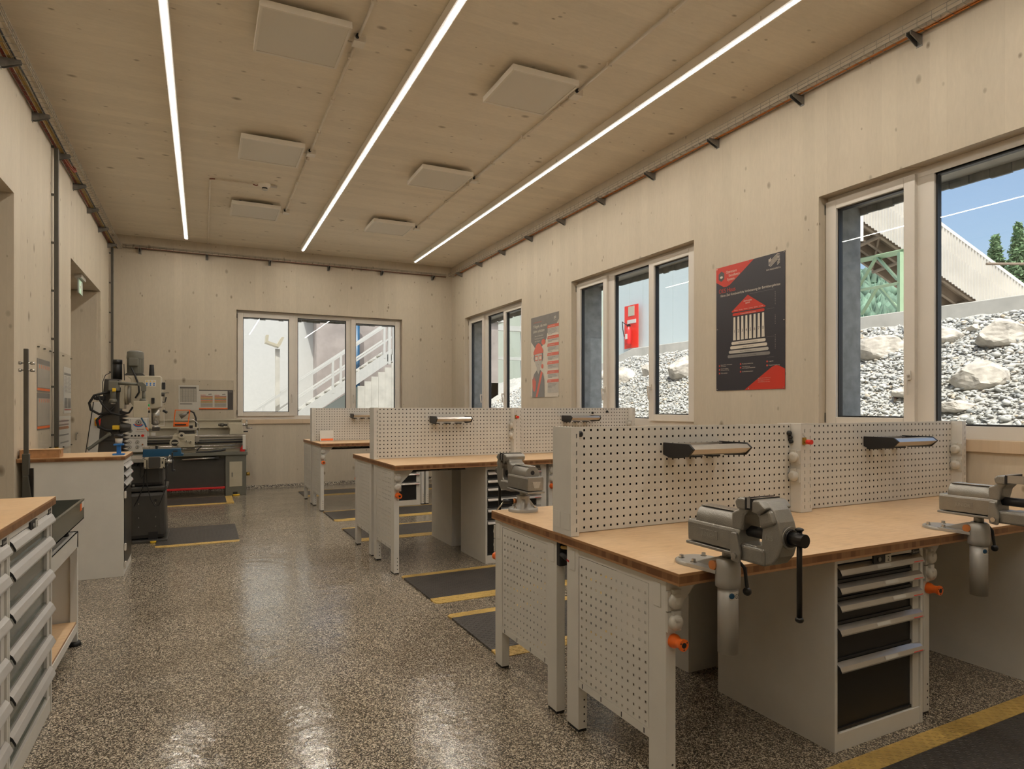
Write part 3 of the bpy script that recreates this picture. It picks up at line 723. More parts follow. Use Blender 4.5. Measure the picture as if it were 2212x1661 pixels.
for x in (1.25, 2.83, 3.02, 4.1): MB().box(x, x+.055, -.004, .045, zf(x)-.1, zf(x)+.70).build('railing_post', 'whitepaint', st)
for k in range(15):
    x = 1.0+k*.225; MB().box(x, x+.26, .055, .945, zf(x)-.02, zf(x)+.015).build('tread', 'concrete', st)
for x in (4.22, 4.34, 4.50): MB().box(x, x+.07, -.01, .06, 2.55, 5).build('landing_post', 'whitepaint', st)
MB().box(4.2, 6.0, 0, 1, 2.62, 2.80).build('landing', 'whitepaint', st)
tag(MB().prism([(2.55, 0), (3.55, 0), (3.55, 2.0), (2.55, 1.35)], 'y', 16.35, 16.4).build('stair_side_panel', 'hall'), 'pale blue-grey panel closing the space under the stairs', 'panel')
ps = thing('yard_lamp_post', 'pale post with a tilted lamp head in the left pane of the back window', 'lamp post', (1.60, 16.2, 0))
MB().box(-.05, .05, -.05, .05, 0, 2.85).build('post', 'concrete', ps)
MB().prism([(-.28, 2.98), (.02, 2.88), (.06, 2.94), (.14, 3.12), (.08, 3.12), (-.02, 2.95), (-.22, 3.02), (-.20, 3.16), (-.26, 3.16)], 'y', -.16, .16).build('lamp_head', 'cream', ps)

# ================================================================== ceiling fittings
for i, (x, lab) in enumerate(((-.247, 'leftmost of the three long LED strip lights on the ceiling'), (1.610, 'middle one of the three long LED strip lights on the ceiling'), (3.683, 'rightmost of the three long LED strip lights, nearest the window wall'))):
    t = thing('strip_light', lab, 'ceiling light', (x, -1.5, 4.25), 0, 'long LED strip lights')
    MB().box(-.033, .033, 0, 13.458, .008, ZC-4.2515).build('housing', 'led_frame', t, .002)
    y = 0; me = None
    dm = MB().prism([(-.031, .009), (-.026, .001), (.026, .001), (.031, .009)], 'y', .002, 1.492).mesh('diffuser', 'wing')
    cm = MB().box(-.011, .011, .004, 1.490, -.0008, .0012).mesh('led_core', 'tube')
    cl = MB().box(-.045, -.033, -.015, .015, 0, .03).box(.033, .045, -.015, .015, 0, .03).mesh('clip', 'led_frame')
    for k in range(9):
        d = link_mesh('diffuser', dm, t, (0, k*1.4955, 0)); link_mesh('led_core', cm, d); link_mesh('clip', cl, d, (0, .45, .01))
    MB().box(-.033, .033, 13.458, 13.47, .0, ZC-4.2515).build('end_cap', 'led_frame', t, .002)
ordn = {0: 'nearest', 1: 'middle', 2: 'farthest'}
pm = None
for c, x in enumerate((.675, 2.625)):
    for r, y in enumerate((5.095, 7.515, 9.885)):
        side = 'left' if c == 0 else 'right'
        t = thing('ceiling_panel', '%s square unlit panel lamp in the %s ceiling row' % (ordn[r], side), 'ceiling light', (x, y, 4.24), 0, 'square unlit ceiling panels')
        h = .318; f = .02
        if pm is None:
            a = MB(); a.box(-h, h, -h, -h+f, 0, .05).box(-h, h, h-f, h, 0, .05).box(-h, -h+f, -h+f, h-f, 0, .05).box(h-f, h, -h+f, h-f, 0, .05).box(-h+.01, h-.01, -h+.01, h-.01, .03, .05)
            pm = (a.mesh('frame', 'led_frame'), MB().box(-h+f, h-f, -h+f, h-f, .006, .03).mesh('diffuser', 'led_panel'),
                  MB().box(-.22, -.19, -.2, .2, .05, .097).box(.19, .22, -.2, .2, .05, .097).mesh('mounting_rail', 'zincdark'))
        for n_, me in zip(('frame', 'diffuser', 'mounting_rail'), pm): link_mesh(n_, me, t)
bxm = (MB().box(-.045, .045, -.05, .05, -.05, 0).mesh('box', 'led_frame'),)
for x, side in ((1.087, 'left'), (3.063, 'right')):
    c = thing('conduit', '%s ceiling conduit with junction boxes beside the square panels' % side, 'conduit', (x, 0, ZC-.02), 0, 'ceiling conduits')
    for a, b in ((YN+.1, 4.99), (5.11, 7.44), (7.56, 9.86)): MB().cyl((0, a, 0), (0, b, 0), .0125, n=8).build('pipe', 'pipewhite', c)
    cm = MB().box(-.02, .02, -.012, .012, -.018, .02).mesh('clip', 'pipewhite')
    for k in range(15): link_mesh('clip', cm, c, (0, -1.9+k*.8, 0))
    for r, y in enumerate((5.05, 7.50, 9.91)):
        j = thing('junction_box', '%s small junction box on the %s ceiling conduit' % (ordn[r], side), 'junction box', (x+.01, y, ZC), 0, 'ceiling junction boxes')
        link_mesh('box', bxm[0], j)
        MB().cyl((-.02, -.05, -.02), (-.02, -.075, -.02), .016, n=8).cyl((-.02, .05, -.02), (-.02, .075, -.02), .016, n=8).build('gland', 'cable', j)
        MB().tube([(-.045, .02, -.03), (-.07, .03, -.025), (-.11, .03, -.02)], .006, 6).build('cable', 'pipewhite', j)
c = thing('detector_conduit', 'thin cream conduit leading to the round ceiling detector', 'conduit', (.08, 8.88, ZC-.018))
MB().cyl((0, .03, 0), (0, YB-8.88-.02, 0), .012, n=8).build('pipe', 'pipewhite', c)
MB().cyl((.06, 0, 0), (.50, 0, 0), .010, n=8).build('pipe', 'pipewhite', c)
MB().tube([(0, .03, 0), (.005, .005, -.005), (.03, -.003, -.004), (.06, 0, 0)], .007, 6).tube([(.50, 0, 0), (.54, 0, -.012), (.56, .0, .0)], .006, 6).build('cable_bend', 'cablebrown', c)
c = thing('smoke_detector', 'small round white detector on the ceiling near the back left', 'smoke detector', (.72, 8.86, ZC))
MB().lathe((0, 0, 0), [(.075, 0), (.075, -.02), (.05, -.045), (.038, -.05)], 20).build('base', 'led_frame', c)
MB().lathe((0, 0, 0), [(.034, -.05), (.034, -.068)], 16).build('vent_ring', 'black', c); MB().lathe((0, 0, 0), [(.036, -.068), (.036, -.078), (.02, -.082)], 16).build('cap', 'white', c)
MB().box(.07, .15, -.02, .02, -.03, -.01).build('indicator', 'white', c)

# ------------------------------------------------------------------ wire-mesh cable trays
def tray(name, label, org, rz, L, brk, cables, tall=.06, wid=.105):
    # local x along the tray, y out from the wall, z up
    t = thing(name, label, 'cable tray', org, rz)
    m = MB(); r = .0024
    for y, z in ((.012, tall), (.012, 0), (.012+wid, tall), (.012+wid, tall*.5), (.012+wid, 0), (.012+wid/2, 0)): m.cyl((0, y, z), (L, y, z), r, n=5)
    k = 0
    while k*.1 < L:
        x = k*.1+.03; m.tube([(x, .012, tall), (x, .012, 0), (x, .012+wid, 0), (x, .012+wid, tall)], r, 4); k += 1
    o = m.build('wire_basket', 'wire', t)
    bm = MB(); bm.prism([(0, -.075), (.02, -.075), (.13, -.03), (.13, -.006), (0, -.006)], 'x', -.018, -.014).prism([(0, -.075), (.02, -.075), (.13, -.03), (.13, -.006), (0, -.006)], 'x', .014, .018).box(-.018, .018, 0, .13, -.010, -.005).box(-.022, .022, 0, .004, -.085, 0)
    me = bm.mesh('bracket', 'zinc')
    for x in brk: link_mesh('bracket', me, t, (x, 0, 0))
    rnd = random.Random(len(label))
    for y, z, rad, mat in cables:
        pts = [(x*.5, y+rnd.uniform(-.006, .006), z+rnd.uniform(-.003, .003)) for x in range(int(L/.5)+1)]
        MB().tube(pts, rad, 5).build('cable', mat, t)
    return t
ky = [2.885-i for i in range(-8, 6)]
tray('cable_tray', 'wire-mesh cable tray with orange cable along the right-hand window wall', (XR, YN+.3, 4.115), radians(90), 12.36-YN-.3, [2.885+i-YN-.3 for i in range(-4, 10)], [(.03, .008, .009, 'cableorange'), (.045, .008, .006, 'cableorange')])
tray('cable_tray', 'wire-mesh cable tray packed with brown and yellow cables along the left wall', (XL, 12.36, 4.07), radians(-90), 12.36-YN-.3, [12.36-(1.98+i) for i in range(-3, 11)], [(.02, .008, .008, 'cablebrown'), (.03, .012, .007, 'cablebrown'), (.05, .01, .010, 'cableyellow'), (.062, .012, .009, 'cableyellow'), (.075, .010, .009, 'cableyellow'), (.04, .022, .006, 'cablebrown'), (.09, .008, .007, 'cable')], .06, .14)
t = tray('cable_tray', 'slim wire-mesh cable tray with brown cable across the back wall', (XR-.14, YB, 4.12), radians(180), XR-.14-XL-.16, [XR-.14-x for x in (-.951, .066, 1.099, 2.14, 3.155, 4.197)], [(.03, .006, .009, 'cablebrown'), (.05, .008, .006, 'cablebrown')], .05, .07)
lo = MB(); lo.tube([(0, 0, .03), (.05, .05, -.05), (.09, .12, -.09), (.10, .2, -.05), (.06, .28, .02)], .008, 6).tube([(.02, .05, .03), (.06, .1, -.03), (.10, .16, -.07), (.08, .26, 0)], .007, 6)
tag(lo.build('cable_loop', 'cablebrown', loc=(XL+.04, 8.05, 4.04)), 'loop of red-brown cable hanging below the left cable tray', 'cable')
# vertical conduits on the left wall
for y, z0, lab in ((7.80, 1.06, 'tall dark square conduit rising on the left wall between the notice boards'), (12.20, .95, 'dark conduit in the back left corner of the room')):
    c = thing('wall_conduit', lab, 'conduit', (XL, y, z0))
    MB().box(.022, .058, -.022, .022, 0, 4.05-z0).build('channel', 'zincdark', c, .002)
    me = MB().box(0, .024, -.010, .010, -.010, .010).mesh('clip', 'zincdark')
    for k in range(7): link_mesh('clip', me, c, (0, -.02, .12+k*.48))
    if z0 > 1: MB().cyl((.04, 0, -.07), (.04, 0, 0), .018, n=10).build('brass_end', 'brass', c)
# exit sign hanging in the second doorway
e = thing('exit_sign', 'small green exit sign hanging from the head of the left doorway', 'sign', (-1.44, 10.0, DZ))
MB().box(-.04, .04, -.17, .17, -.05, 0).build('housing', 'socket', e, .003)
MB().box(-.006, .006, -.16, .16, -.24, -.05).build('panel', 'sage', e)
MB().box(.006, .008, -.11, .10, -.235, -.07).build('green_face', 'exitlit', e)
m = MB().box(.008, .009, .03, .09, -.225, -.08)                       # door of the pictogram
m.prism([(-.09, -.15), (-.05, -.11), (-.05, -.135), (.0, -.135), (.0, -.165), (-.05, -.165), (-.05, -.19)], 'x', .008, .009)
m.build('pictogram', 'white', e)

# ------------------------------------------------------------------ posters and notices
def sheet(name, label, cat, org, right, up, w, h, mat, t=.004, group=None):
    """flat board; helper adds shapes in its own (u, v) coordinates, v up from the bottom left"""
    R_, U_ = Vector(right), Vector(up); N_ = R_.cross(U_)
    root = thing(name, label, cat, org, 0, group)
    class P: pass
    p = P(); p.root = root; p.n = 0
    def poly(nm, mt, pts, lift=.0006):
        p.n += 1; l = t+lift+p.n*.00006
        m = MB(); m.add([R_*a+U_*b+N_*l for a, b in pts], [tuple(range(len(pts)))]); return m.build(nm, mt, root)
    def text(nm, mt, lines):
        for s_, a, b, size, width, al in lines:
            MB().text(s_, N_*(t+.0011+p.n*.00006)+R_*a+U_*b, R_, U_, size, width, al, .0001).build(nm, mt, root)
    m = MB(); c = [Vector((0, 0, 0)), R_*w, R_*w+U_*h, U_*h]
    m.add([v for v in c]+[v+N_*t for v in c], [(3,2,1,0),(4,5,6,7),(0,1,5,4),(1,2,6,5),(2,3,7,6),(3,0,4,7)]); m.build('board', mat, root)
    p.poly, p.text = poly, text
    return p
# poster 1: the temple chart
PW, PH = .84, 1.215
p = sheet('chart_poster', 'navy and red poster with a temple diagram between the two nearer windows', 'poster', (XR-.001, 4.90, 1.62), (0, -1, 0), (0, 0, 1), PW, PH, 'postnavy')
X_ = lambda a: a*PW
Y_ = lambda b: b*PH
p.poly('red_field', 'postred', [(0, Y_(.885)), (.0, PH), (X_(.58), PH), (X_(.22), Y_(.845)), (X_(.17), Y_(.835)), (X_(.12), Y_(.838))])
p.poly('red_field', 'postred', [(X_(.44), 0), (PW, 0), (PW, Y_(.145)), (X_(.93), Y_(.168)), (X_(.88), Y_(.175)), (X_(.83), Y_(.165))])
hx = [(X_(.085)+.045*cos(radians(90+60*k)), Y_(.925)+.052*sin(radians(90+60*k))) for k in range(6)]
p.poly('badge', 'postblack', hx)
p.poly('badge_ring', 'postcream', [(X_(.085)+.020*sin(a*.785), Y_(.925)+.012*cos(a*.785)-.008) for a in range(8)])
p.text('lettering', 'postcream', [('Operations', X_(.16), Y_(.940), .036, X_(.165), 'L'), ('Excellence', X_(.205), Y_(.910), .036, X_(.165), 'L'), ('System', X_(.18), Y_(.880), .036, X_(.11), 'L'),
    ('RHI MAGNESITA', X_(.755), Y_(.882), .020, X_(.19), 'L'), ('Klares Ziel: Kontinuierliche Verbesserung der Betriebsergebnisse', X_(.075), Y_(.758), .033, X_(.865), 'L')])
p.text('heading', 'postred', [('OES Haus', X_(.045), Y_(.790), .058, X_(.26), 'L')])
# woven-band emblem
m = MB()
for k in range(5):
    o = k*.0125; z0 = Y_(.905)
    for pts in ([(X_(.785), z0+.018+o), (X_(.815), z0+.004+o), (X_(.905), z0+.062+o-.008), (X_(.935), z0+.050+o-.008)],):
        for (a, b), (c_, d) in zip(pts, pts[1:]):
            m.add([(-.0062, -a, b), (-.0062, -c_, d), (-.0062, -c_, d+.0050), (-.0062, -a, b+.0050)], [(0,1,2,3)])
    a, b = X_(.785), z0+.075-o*.6; 
    if k < 3:
        m.add([(-.0062, -a, b-.012), (-.0062, -(a+.028), b+.004), (-.0062, -(a+.028), b+.009), (-.0062, -a, b-.007)], [(0,1,2,3)])
        m.add([(-.0062, -(X_(.90)), z0+.004+o), (-.0062, -(X_(.935)), z0+.022+o), (-.0062, -(X_(.935)), z0+.027+o), (-.0062, -(X_(.90)), z0+.009+o)], [(0,1,2,3)])
m.build('woven_emblem', 'postcream', p.root)
p.poly('pediment', 'postred', [(X_(.245), Y_(.625)), (X_(.255), Y_(.618)), (X_(.735), Y_(.618)), (X_(.745), Y_(.625)), (X_(.49), Y_(.735))])
def pill(nm, mt, x0, x1, y0, y1): p.poly(nm, mt, rr(X_(x0), X_(x1), Y_(y0), Y_(y1), (Y_(y1)-Y_(y0))*.48, 4))
pill('architrave', 'postred', .262, .728, .588, .609)
for k in range(8):
    x = .270+k*.0598; p.poly('column', 'postcream', [(X_(x-.001), Y_(.395)), (X_(x+.041), Y_(.395)), (X_(x+.034), Y_(.578)), (X_(x+.006), Y_(.578))])
for k, (a, b, mt) in enumerate(((.245, .745, 'postcream'), (.225, .765, 'postcream'), (.205, .785, 'skin'), (.185, .805, 'postgrey'))):
    pill('step', mt, a, b, .360-k*.034, .384-k*.034)
p.text('numbers', 'postblack', [(str(k+1), X_(.290+k*.0598), Y_(.455), .040, None, 'C') for k in range(8)]+
    [('Menschen, Weiterbildung & Organisation', X_(.495), Y_(.367), .0145, X_(.28), 'C'), ('Standards und Abläufe', X_(.495), Y_(.333), .0145, X_(.16), 'C'),
     ('Effektive Betriebsüberwachung', X_(.495), Y_(.299), .0145, X_(.24), 'C'), ('Digitalisierung als Grundlage', X_(.495), Y_(.265), .0145, X_(.24), 'C')])
L_ = [('Zielvorgabe', X_(.49), Y_(.686), .024, X_(.12), 'C'), ('RPM', X_(.49), Y_(.667), .022, X_(.06), 'C'),
      ('Kontinuierliche Verbesserung', X_(.495), Y_(.593), .014, X_(.22), 'C')]
for k, s_ in enumerate(('Sicherheit', 'Menschen', 'Kosten', 'Lieferung', 'Qualität', 'Commitment')): L_.append((s_, X_(.315+k*.073), Y_(.627), .012, X_(.055), 'C'))
for z, w_ in ((.70, 'ERGEBNIS'), (.53, 'SÄULEN'), (.385, 'GRUNDLAGE')):
    for k, ch in enumerate(w_): L_.append((ch, X_(.875), Y_(z-k*.0125+.012), .010, None, 'C'))
p.text('lettering', 'postcream', L_)
lst = [(.055, .200, ('Gesundheit, Sicherheit', 'und Umwelt')), (.055, .170, ('Lean-Grundlagen', 'und Lean-Führung')), (.055, .140, ('5S-Grundsätze',)),
       (.385, .203, ('Prozessproduktivität',)), (.385, .175, ('Instandhaltung', 'und Anlagenproduktivität')), (.385, .143, ('Qualitätsbewusstsein',)),
       (.765, .207, ('Logistik',)), (.765, .177, ('Produktionsplanung',))]
L_ = []
for k, (a, b, ls) in enumerate(lst):
    p.poly('bullet', 'postred', [(X_(a)+.0095*cos(t*.7854), Y_(b)+.0095*sin(t*.7854)) for t in range(8)])
    L_.append((str(k+1), X_(a), Y_(b)-.004, .012, None, 'C'))
    for j, s_ in enumerate(ls): L_.append((s_, X_(a+.022), Y_(b)+(.004 if len(ls) > 1 else -.004)-j*.014, .0135, len(s_)*.0068, 'L'))
L_ += [('Besuchen Sie das OES Haus im', X_(.64), Y_(.082), .010, X_(.17), 'L'), ('RHI Magnesita Intranet', X_(.64), Y_(.068), .010, X_(.16), 'L'), ('und entdecken Sie mehr', X_(.64), Y_(.054), .010, X_(.165), 'L')]
p.text('lettering', 'postcream', L_)
for y0 in (.738, .598, .390, .238):
    x0 = .52 if y0 > .7 else .76
    p.poly('guide_line', 'postgrey', [(X_(x0), Y_(y0)), (X_(.86), Y_(y0)), (X_(.86), Y_(y0)+.0016), (X_(x0), Y_(y0)+.0016)])
sm = MB().lathe((0, 0, 0), [(.006, 0), (.004, -.002)], 8, 'x').mesh('screw', 'steel')
def screws(root, w, h, n=3, y=-1):
    for a in (.012, w/2, w-.012):
        for b in (.012, h/2, h-.012):
            if a == w/2 and b == h/2: continue
            if y < 0: link_mesh('screw', sm, root, (-.0045, -a, b))
screws(p.root, PW, PH)
# poster 2: seven rules
PW, PH = .865, 1.23
p = sheet('safety_poster', 'cream and coral safety poster with a drawn worker in a red cap', 'poster', (XR-.001, 8.912, 1.612), (0, -1, 0), (0, 0, 1), PW, PH, 'postcream')
p.poly('dark_field', 'postgrey', [(0, Y_(.70)), (0, PH), (PW, PH), (PW, Y_(.915)), (X_(.85), Y_(.80)), (X_(.60), Y_(.77)), (X_(.58), Y_(.715)), (X_(.5), Y_(.66)), (X_(.35), Y_(.60)), (X_(.18), Y_(.60))])
p.text('heading', 'postsalmon', [('UNSERE SICHERHEIT', X_(.09), Y_(.925), .022, X_(.32), 'L')])
p.text('lettering', 'postcream', [('7 Regeln, die mein', X_(.08), Y_(.865), .062, X_(.50), 'L'), ('Leben schützen', X_(.08), Y_(.805), .062, X_(.42), 'L'),
   ('Allgemeine Grundsätze', X_(.14), Y_(.755), .026, X_(.32), 'L'), ('für sicheres Verhalten in', X_(.14), Y_(.722), .026, X_(.33), 'L'), ('jeder Situation', X_(.14), Y_(.69), .026, X_(.2), 'L'), ('RHI MAGNESITA', X_(.825), Y_(.905), .010, X_(.09), 'L')])
for k in range(3): p.poly('emblem_band', 'postcream', [(X_(.84), Y_(.925)+k*.012), (X_(.905), Y_(.932)+k*.012), (X_(.905), Y_(.932)+.006+k*.012), (X_(.84), Y_(.925)+.006+k*.012)])
tops = (.855, .722, .632, .520, .418, .306, .200, )
wds = ('ARBEITSERLAUBNIS', 'ARBEITEN IN HÖHEN', 'ENERGIETRENNUNG', 'KRANLASTEN', 'FAHRZEUGE', 'MASCHINENSCHUTZ', 'VERKEHR')
for k, (z, s_) in enumerate(zip(tops, wds)):
    nl = (5, 2, 4, 3, 3, 3, 4)[k]; b = tops[k+1]+.035 if k < 6 else .05
    p.poly('rule_field', 'skin', [(X_(.62), Y_(b)), (PW-.012, Y_(b)), (PW-.012, Y_(z)-.03), (X_(.62), Y_(z)-.03)])
    p.poly('rule_banner', 'postsalmon', [(X_(.60), Y_(z)-.033), (PW, Y_(z)-.033), (PW, Y_(z)+.012), (X_(.62), Y_(z)+.012)])
    p.text('lettering', 'postcream', [(s_, X_(.64), Y_(z)-.018, .020, len(s_)*.0125, 'L')])
    for j in range(nl): 
        w_ = (.27, .30, .28, .25, .17)[(j+k) % 5] if j < nl-1 else .14
        zz = Y_(z)-.055-j*.0185; p.poly('text_line', 'postgrey', [(X_(.635), zz), (X_(.635+w_), zz), (X_(.635+w_), zz+.0055), (X_(.635), zz+.0055)])
p.poly('hair', 'postgrey', [(X_(.10), Y_(.48)), (X_(.13), Y_(.56)), (X_(.44), Y_(.56)), (X_(.46), Y_(.48)), (X_(.42), Y_(.44)), (X_(.14), Y_(.44))])
p.poly('jacket', 'postgrey', [(X_(.05), 0), (X_(.06), Y_(.22)), (X_(.12), Y_(.29)), (X_(.22), Y_(.335)), (X_(.36), Y_(.335)), (X_(.45), Y_(.29)), (X_(.50), Y_(.21)), (X_(.51), 0)])
p.poly('neck', 'skin', [(X_(.22), Y_(.34)), (X_(.285), Y_(.285)), (X_(.35), Y_(.34)), (X_(.35), Y_(.42)), (X_(.22), Y_(.42))])
p.poly('face', 'skin', [(X_(.15), Y_(.54)), (X_(.15), Y_(.45)), (X_(.19), Y_(.39)), (X_(.25), Y_(.355)), (X_(.31), Y_(.355)), (X_(.37), Y_(.39)), (X_(.41), Y_(.45)), (X_(.41), Y_(.54))])
p.poly('cap', 'postsalmon', [(X_(.10), Y_(.53)), (X_(.46), Y_(.545)), (X_(.46), Y_(.575)), (X_(.43), Y_(.60)), (X_(.36), Y_(.655)), (X_(.28), Y_(.672)), (X_(.20), Y_(.65)), (X_(.13), Y_(.59)), (X_(.10), Y_(.565))])
for a, b in ((.155, .265), (.30, .41)):
    p.poly('spectacle_rim', 'postsalmon', [(X_(a), Y_(.455)), (X_(b), Y_(.455)), (X_(b), Y_(.515)), (X_(a), Y_(.515))]); p.poly('lens', 'postcream', [(X_(a+.014), Y_(.465)), (X_(b-.014), Y_(.465)), (X_(b-.014), Y_(.505)), (X_(a+.014), Y_(.505))])
p.poly('mouth', 'postgrey', [(X_(.255), Y_(.405)), (X_(.305), Y_(.405)), (X_(.28), Y_(.398))])
p.poly('ear_defender', 'postsalmon', [(X_(.43)+.035*cos(a*.628), Y_(.378)+.035*sin(a*.628)) for a in range(10)])
p.poly('speech_bubble', 'postsalmon', [(X_(.47)+.065*cos(a*.628), Y_(.675)+.045*sin(a*.628)) for a in range(10)])
p.poly('sash_band', 'postsalmon', [(X_(.18), 0), (X_(.25), 0), (X_(.44), Y_(.30)), (X_(.38), Y_(.325))])
p.poly('glove', 'postsalmon', [(X_(.09), Y_(.08)), (X_(.14), Y_(.07)), (X_(.18), Y_(.10)), (X_(.20), Y_(.21)), (X_(.17), Y_(.20)), (X_(.15), Y_(.26)), (X_(.13), Y_(.21)), (X_(.11), Y_(.27)), (X_(.09), Y_(.21)), (X_(.05), Y_(.24)), (X_(.06), Y_(.14))])
screws(p.root, PW, PH)
# notices behind clear boards on the left wall (seen at a slant)
def lsheet(name, label, cat, y0, y1, z0, z1, mat, t=.004, off=0):
    return sheet(name, label, cat, (XL+off, y0, z0), (0, 1, 0), (0, 0, 1), y1-y0, z1-z0, mat, t)
def clear_board(label, org, right, w, h):
    r_ = Vector(right); n_ = r_.cross(Vector((0, 0, 1))); b = thing('clear_board', label, 'panel', org)
    m = MB(); c = [Vector((0, 0, 0))+n_*.012, r_*w+n_*.012, r_*w+Vector((0, 0, h))+n_*.012, Vector((0, 0, h))+n_*.012]
    m.add([*c]+[v+n_*.004 for v in c], [(3,2,1,0),(4,5,6,7),(0,1,5,4),(1,2,6,5),(2,3,7,6),(3,0,4,7)]); m.build('acrylic_sheet', 'acrylic', b)
    for a in (.03, w/2, w-.03):
        for z in (.03, h-.03): MB().cyl(r_*a+Vector((0, 0, z)), r_*a+Vector((0, 0, z))+n_*.018, .006, n=8).build('screw', 'zincdark', b)
clear_board('clear acrylic board over two orange-and-grey tables on the left wall', (XL, 7.147, 1.03), (0, 1, 0), .57, 1.01)
clear_board('clear acrylic board right of the tall conduit on the left wall', (XL, 7.84, 1.00), (0, 1, 0), .99, 1.04)
clear_board('wide clear acrylic board behind the lathe on the back wall', (-.60, YB, 1.20), (1, 0, 0), 1.10, .74)
for k, (z0, z1) in enumerate(((1.60, 1.905), (1.245, 1.59))):
    p = lsheet('notice', '%s grey notice with orange foot strip behind the left acrylic board' % ('upper' if k == 0 else 'lower'), 'notice', 7.155, 7.69, z0, z1, 'postgrey')
    h = z1-z0
    p.poly('table_field', 'skin', [(.01, .04), (.525, .04), (.525, h-.05), (.01, h-.05)])
    p.poly('orange_strip', 'orange', [(0, .012), (.535, .012), (.535, .034), (0, .034)])
    for j in range(6): p.poly('orange_mark', 'orange', [(.08+j*.08, h-.09), (.10+j*.08, h-.09), (.10+j*.08, h-.055), (.08+j*.08, h-.055)])
    for j in range(9): p.poly('column_line', 'postgrey', [(.04+j*.055, .05), (.043+j*.055, .05), (.043+j*.055, h-.10), (.04+j*.055, h-.10)])
p = lsheet('notice', 'narrow white notice with photographs right of the tall conduit', 'notice', 8.40, 8.82, 1.39, 1.90, 'white')
p.poly('title_bar', 'postgrey', [(.01, .42), (.41, .42), (.41, .445), (.01, .445)])
for j in range(12):
    for a in (.03, .23): p.poly('text_line', 'postgrey', [(a, .40-j*.015), (a+.13+.03*(j % 3), .40-j*.015), (a+.13+.03*(j % 3), .404-j*.015), (a, .404-j*.015)])
for a in (.03, .23): p.poly('photograph', 'postgrey', [(a, .06), (a+.16, .06), (a+.16, .17), (a, .17)])
p.poly('red_line', 'postred', [(.02, .035), (.40, .035), (.40, .045), (.02, .045)])
p = lsheet('notice', 'faded white drawing sheet low on the left wall behind the tall conduit', 'notice', 7.90, 8.80, 1.02, 1.36, 'white')
for j, (z, mt) in enumerate(((.28, 'postgrey'), (.24, 'postgrey'), (.20, 'copper'), (.13, 'postgrey'), (.05, 'postgrey'))):
    p.poly('drawn_band', mt, [(.1+.05*j, z), (.75, z), (.80, z+.008), (.75, z+.016 if j != 2 else z+.03), (.1+.05*j, z+.016 if j != 2 else z+.03)])
# two charts on the back wall
p = sheet('chart', 'white printed table with dark header on the back wall above the lathe', 'notice', (-.375, YB, 1.41), (1, 0, 0), (0, 0, 1), .315, .435, 'white')
p.poly('table_header', 'postblack', [(.02, .375), (.275, .375), (.275, .405), (.02, .405)]); p.poly('table_field', 'skin', [(.02, .14), (.275, .14), (.275, .373), (.02, .373)])
for j in range(6): p.poly('column_line', 'postgrey', [(.06+j*.043, .14), (.064+j*.043, .14), (.064+j*.043, .373), (.06+j*.043, .373)])
for j in range(15): p.poly('row_line', 'postgrey', [(.02, .155+j*.0145), (.275, .155+j*.0145), (.275, .1575+j*.0145), (.02, .1575+j*.0145)])
p.poly('caption', 'postgrey', [(.02, .10), (.20, .10), (.22, .108), (.20, .118), (.02, .118)])
p = sheet('chart', 'navy-edged chart with orange and yellow tables on the back wall above the lathe', 'notice', (-.058, YB, 1.415), (1, 0, 0), (0, 0, 1), .545, .350, 'postnavy')
p.poly('page', 'white', [(0, .015), (.455, .015), (.455, .335), (0, .335)]); p.poly('orange_strip', 'orange', [(0, .012), (.455, .012), (.455, .035), (0, .035)])
for c_ in (.025, .245):
    for j, mt in enumerate(('postgrey', 'orange', 'cableyellow', 'brass', 'postgrey', 'orange', 'cableyellow', 'brass', 'skin', 'postgrey', 'skin', 'postgrey', 'skin')):
        z = .235-j*.0155; p.poly('table_row', mt, [(c_, z), (c_+.19, z), (c_+.19, z+.012), (c_, z+.012)])
    p.poly('caption', 'postsalmon', [(c_, .252), (c_+.08, .252), (c_+.08, .262), (c_, .262)]); p.poly('tool_sketch', 'postgrey', [(c_+.12, .262), (c_+.18, .270), (c_+.17, .285), (c_+.125, .28)])
p.text('lettering', 'white', [('Garant', .475, .315, .018, .055, 'L')])

# ================================================================== workbenches
BL_ = 1.545                         # length of one bench
def edges(n, first, pitch, hole, a, b):
    e = [a]
    for k in range(n): c = first+k*pitch; e += [c-hole/2, c+hole/2]
    e.append(b); return e, set(range(1, 2*n, 2))
_pc = {}
def perf_panel(my):
    if my in _pc: return _pc[my]
    ue, hu = edges(38, .078, .038, .0105, .046, BL_-.046); ve, hv = edges(13, .024, .038, .0105, .003, .495)
    m = MB(my); m.perf((0, .0125, 0), (1, 0, 0), (0, 0, 1), (0, -1, 0), ue, ve, hu, hv, .0015)
    m.v = [(x, y, z) for x, y, z in m.v]
    m.box(.046, BL_-.046, .0015, .0125, .4935, .495).box(.046, BL_-.046, .0015, .0125, .003, .0045)
    _pc[my] = m.mesh('perforated_panel', 'grey')
    _pc[my, 1] = MB(my).box(.047, BL_-.047, .0012, .0022, .005, .493).mesh('hole_shade_sheet', 'blackmetal'); return _pc[my]  # added dark sheet, stands in for the shade inside the panel holes
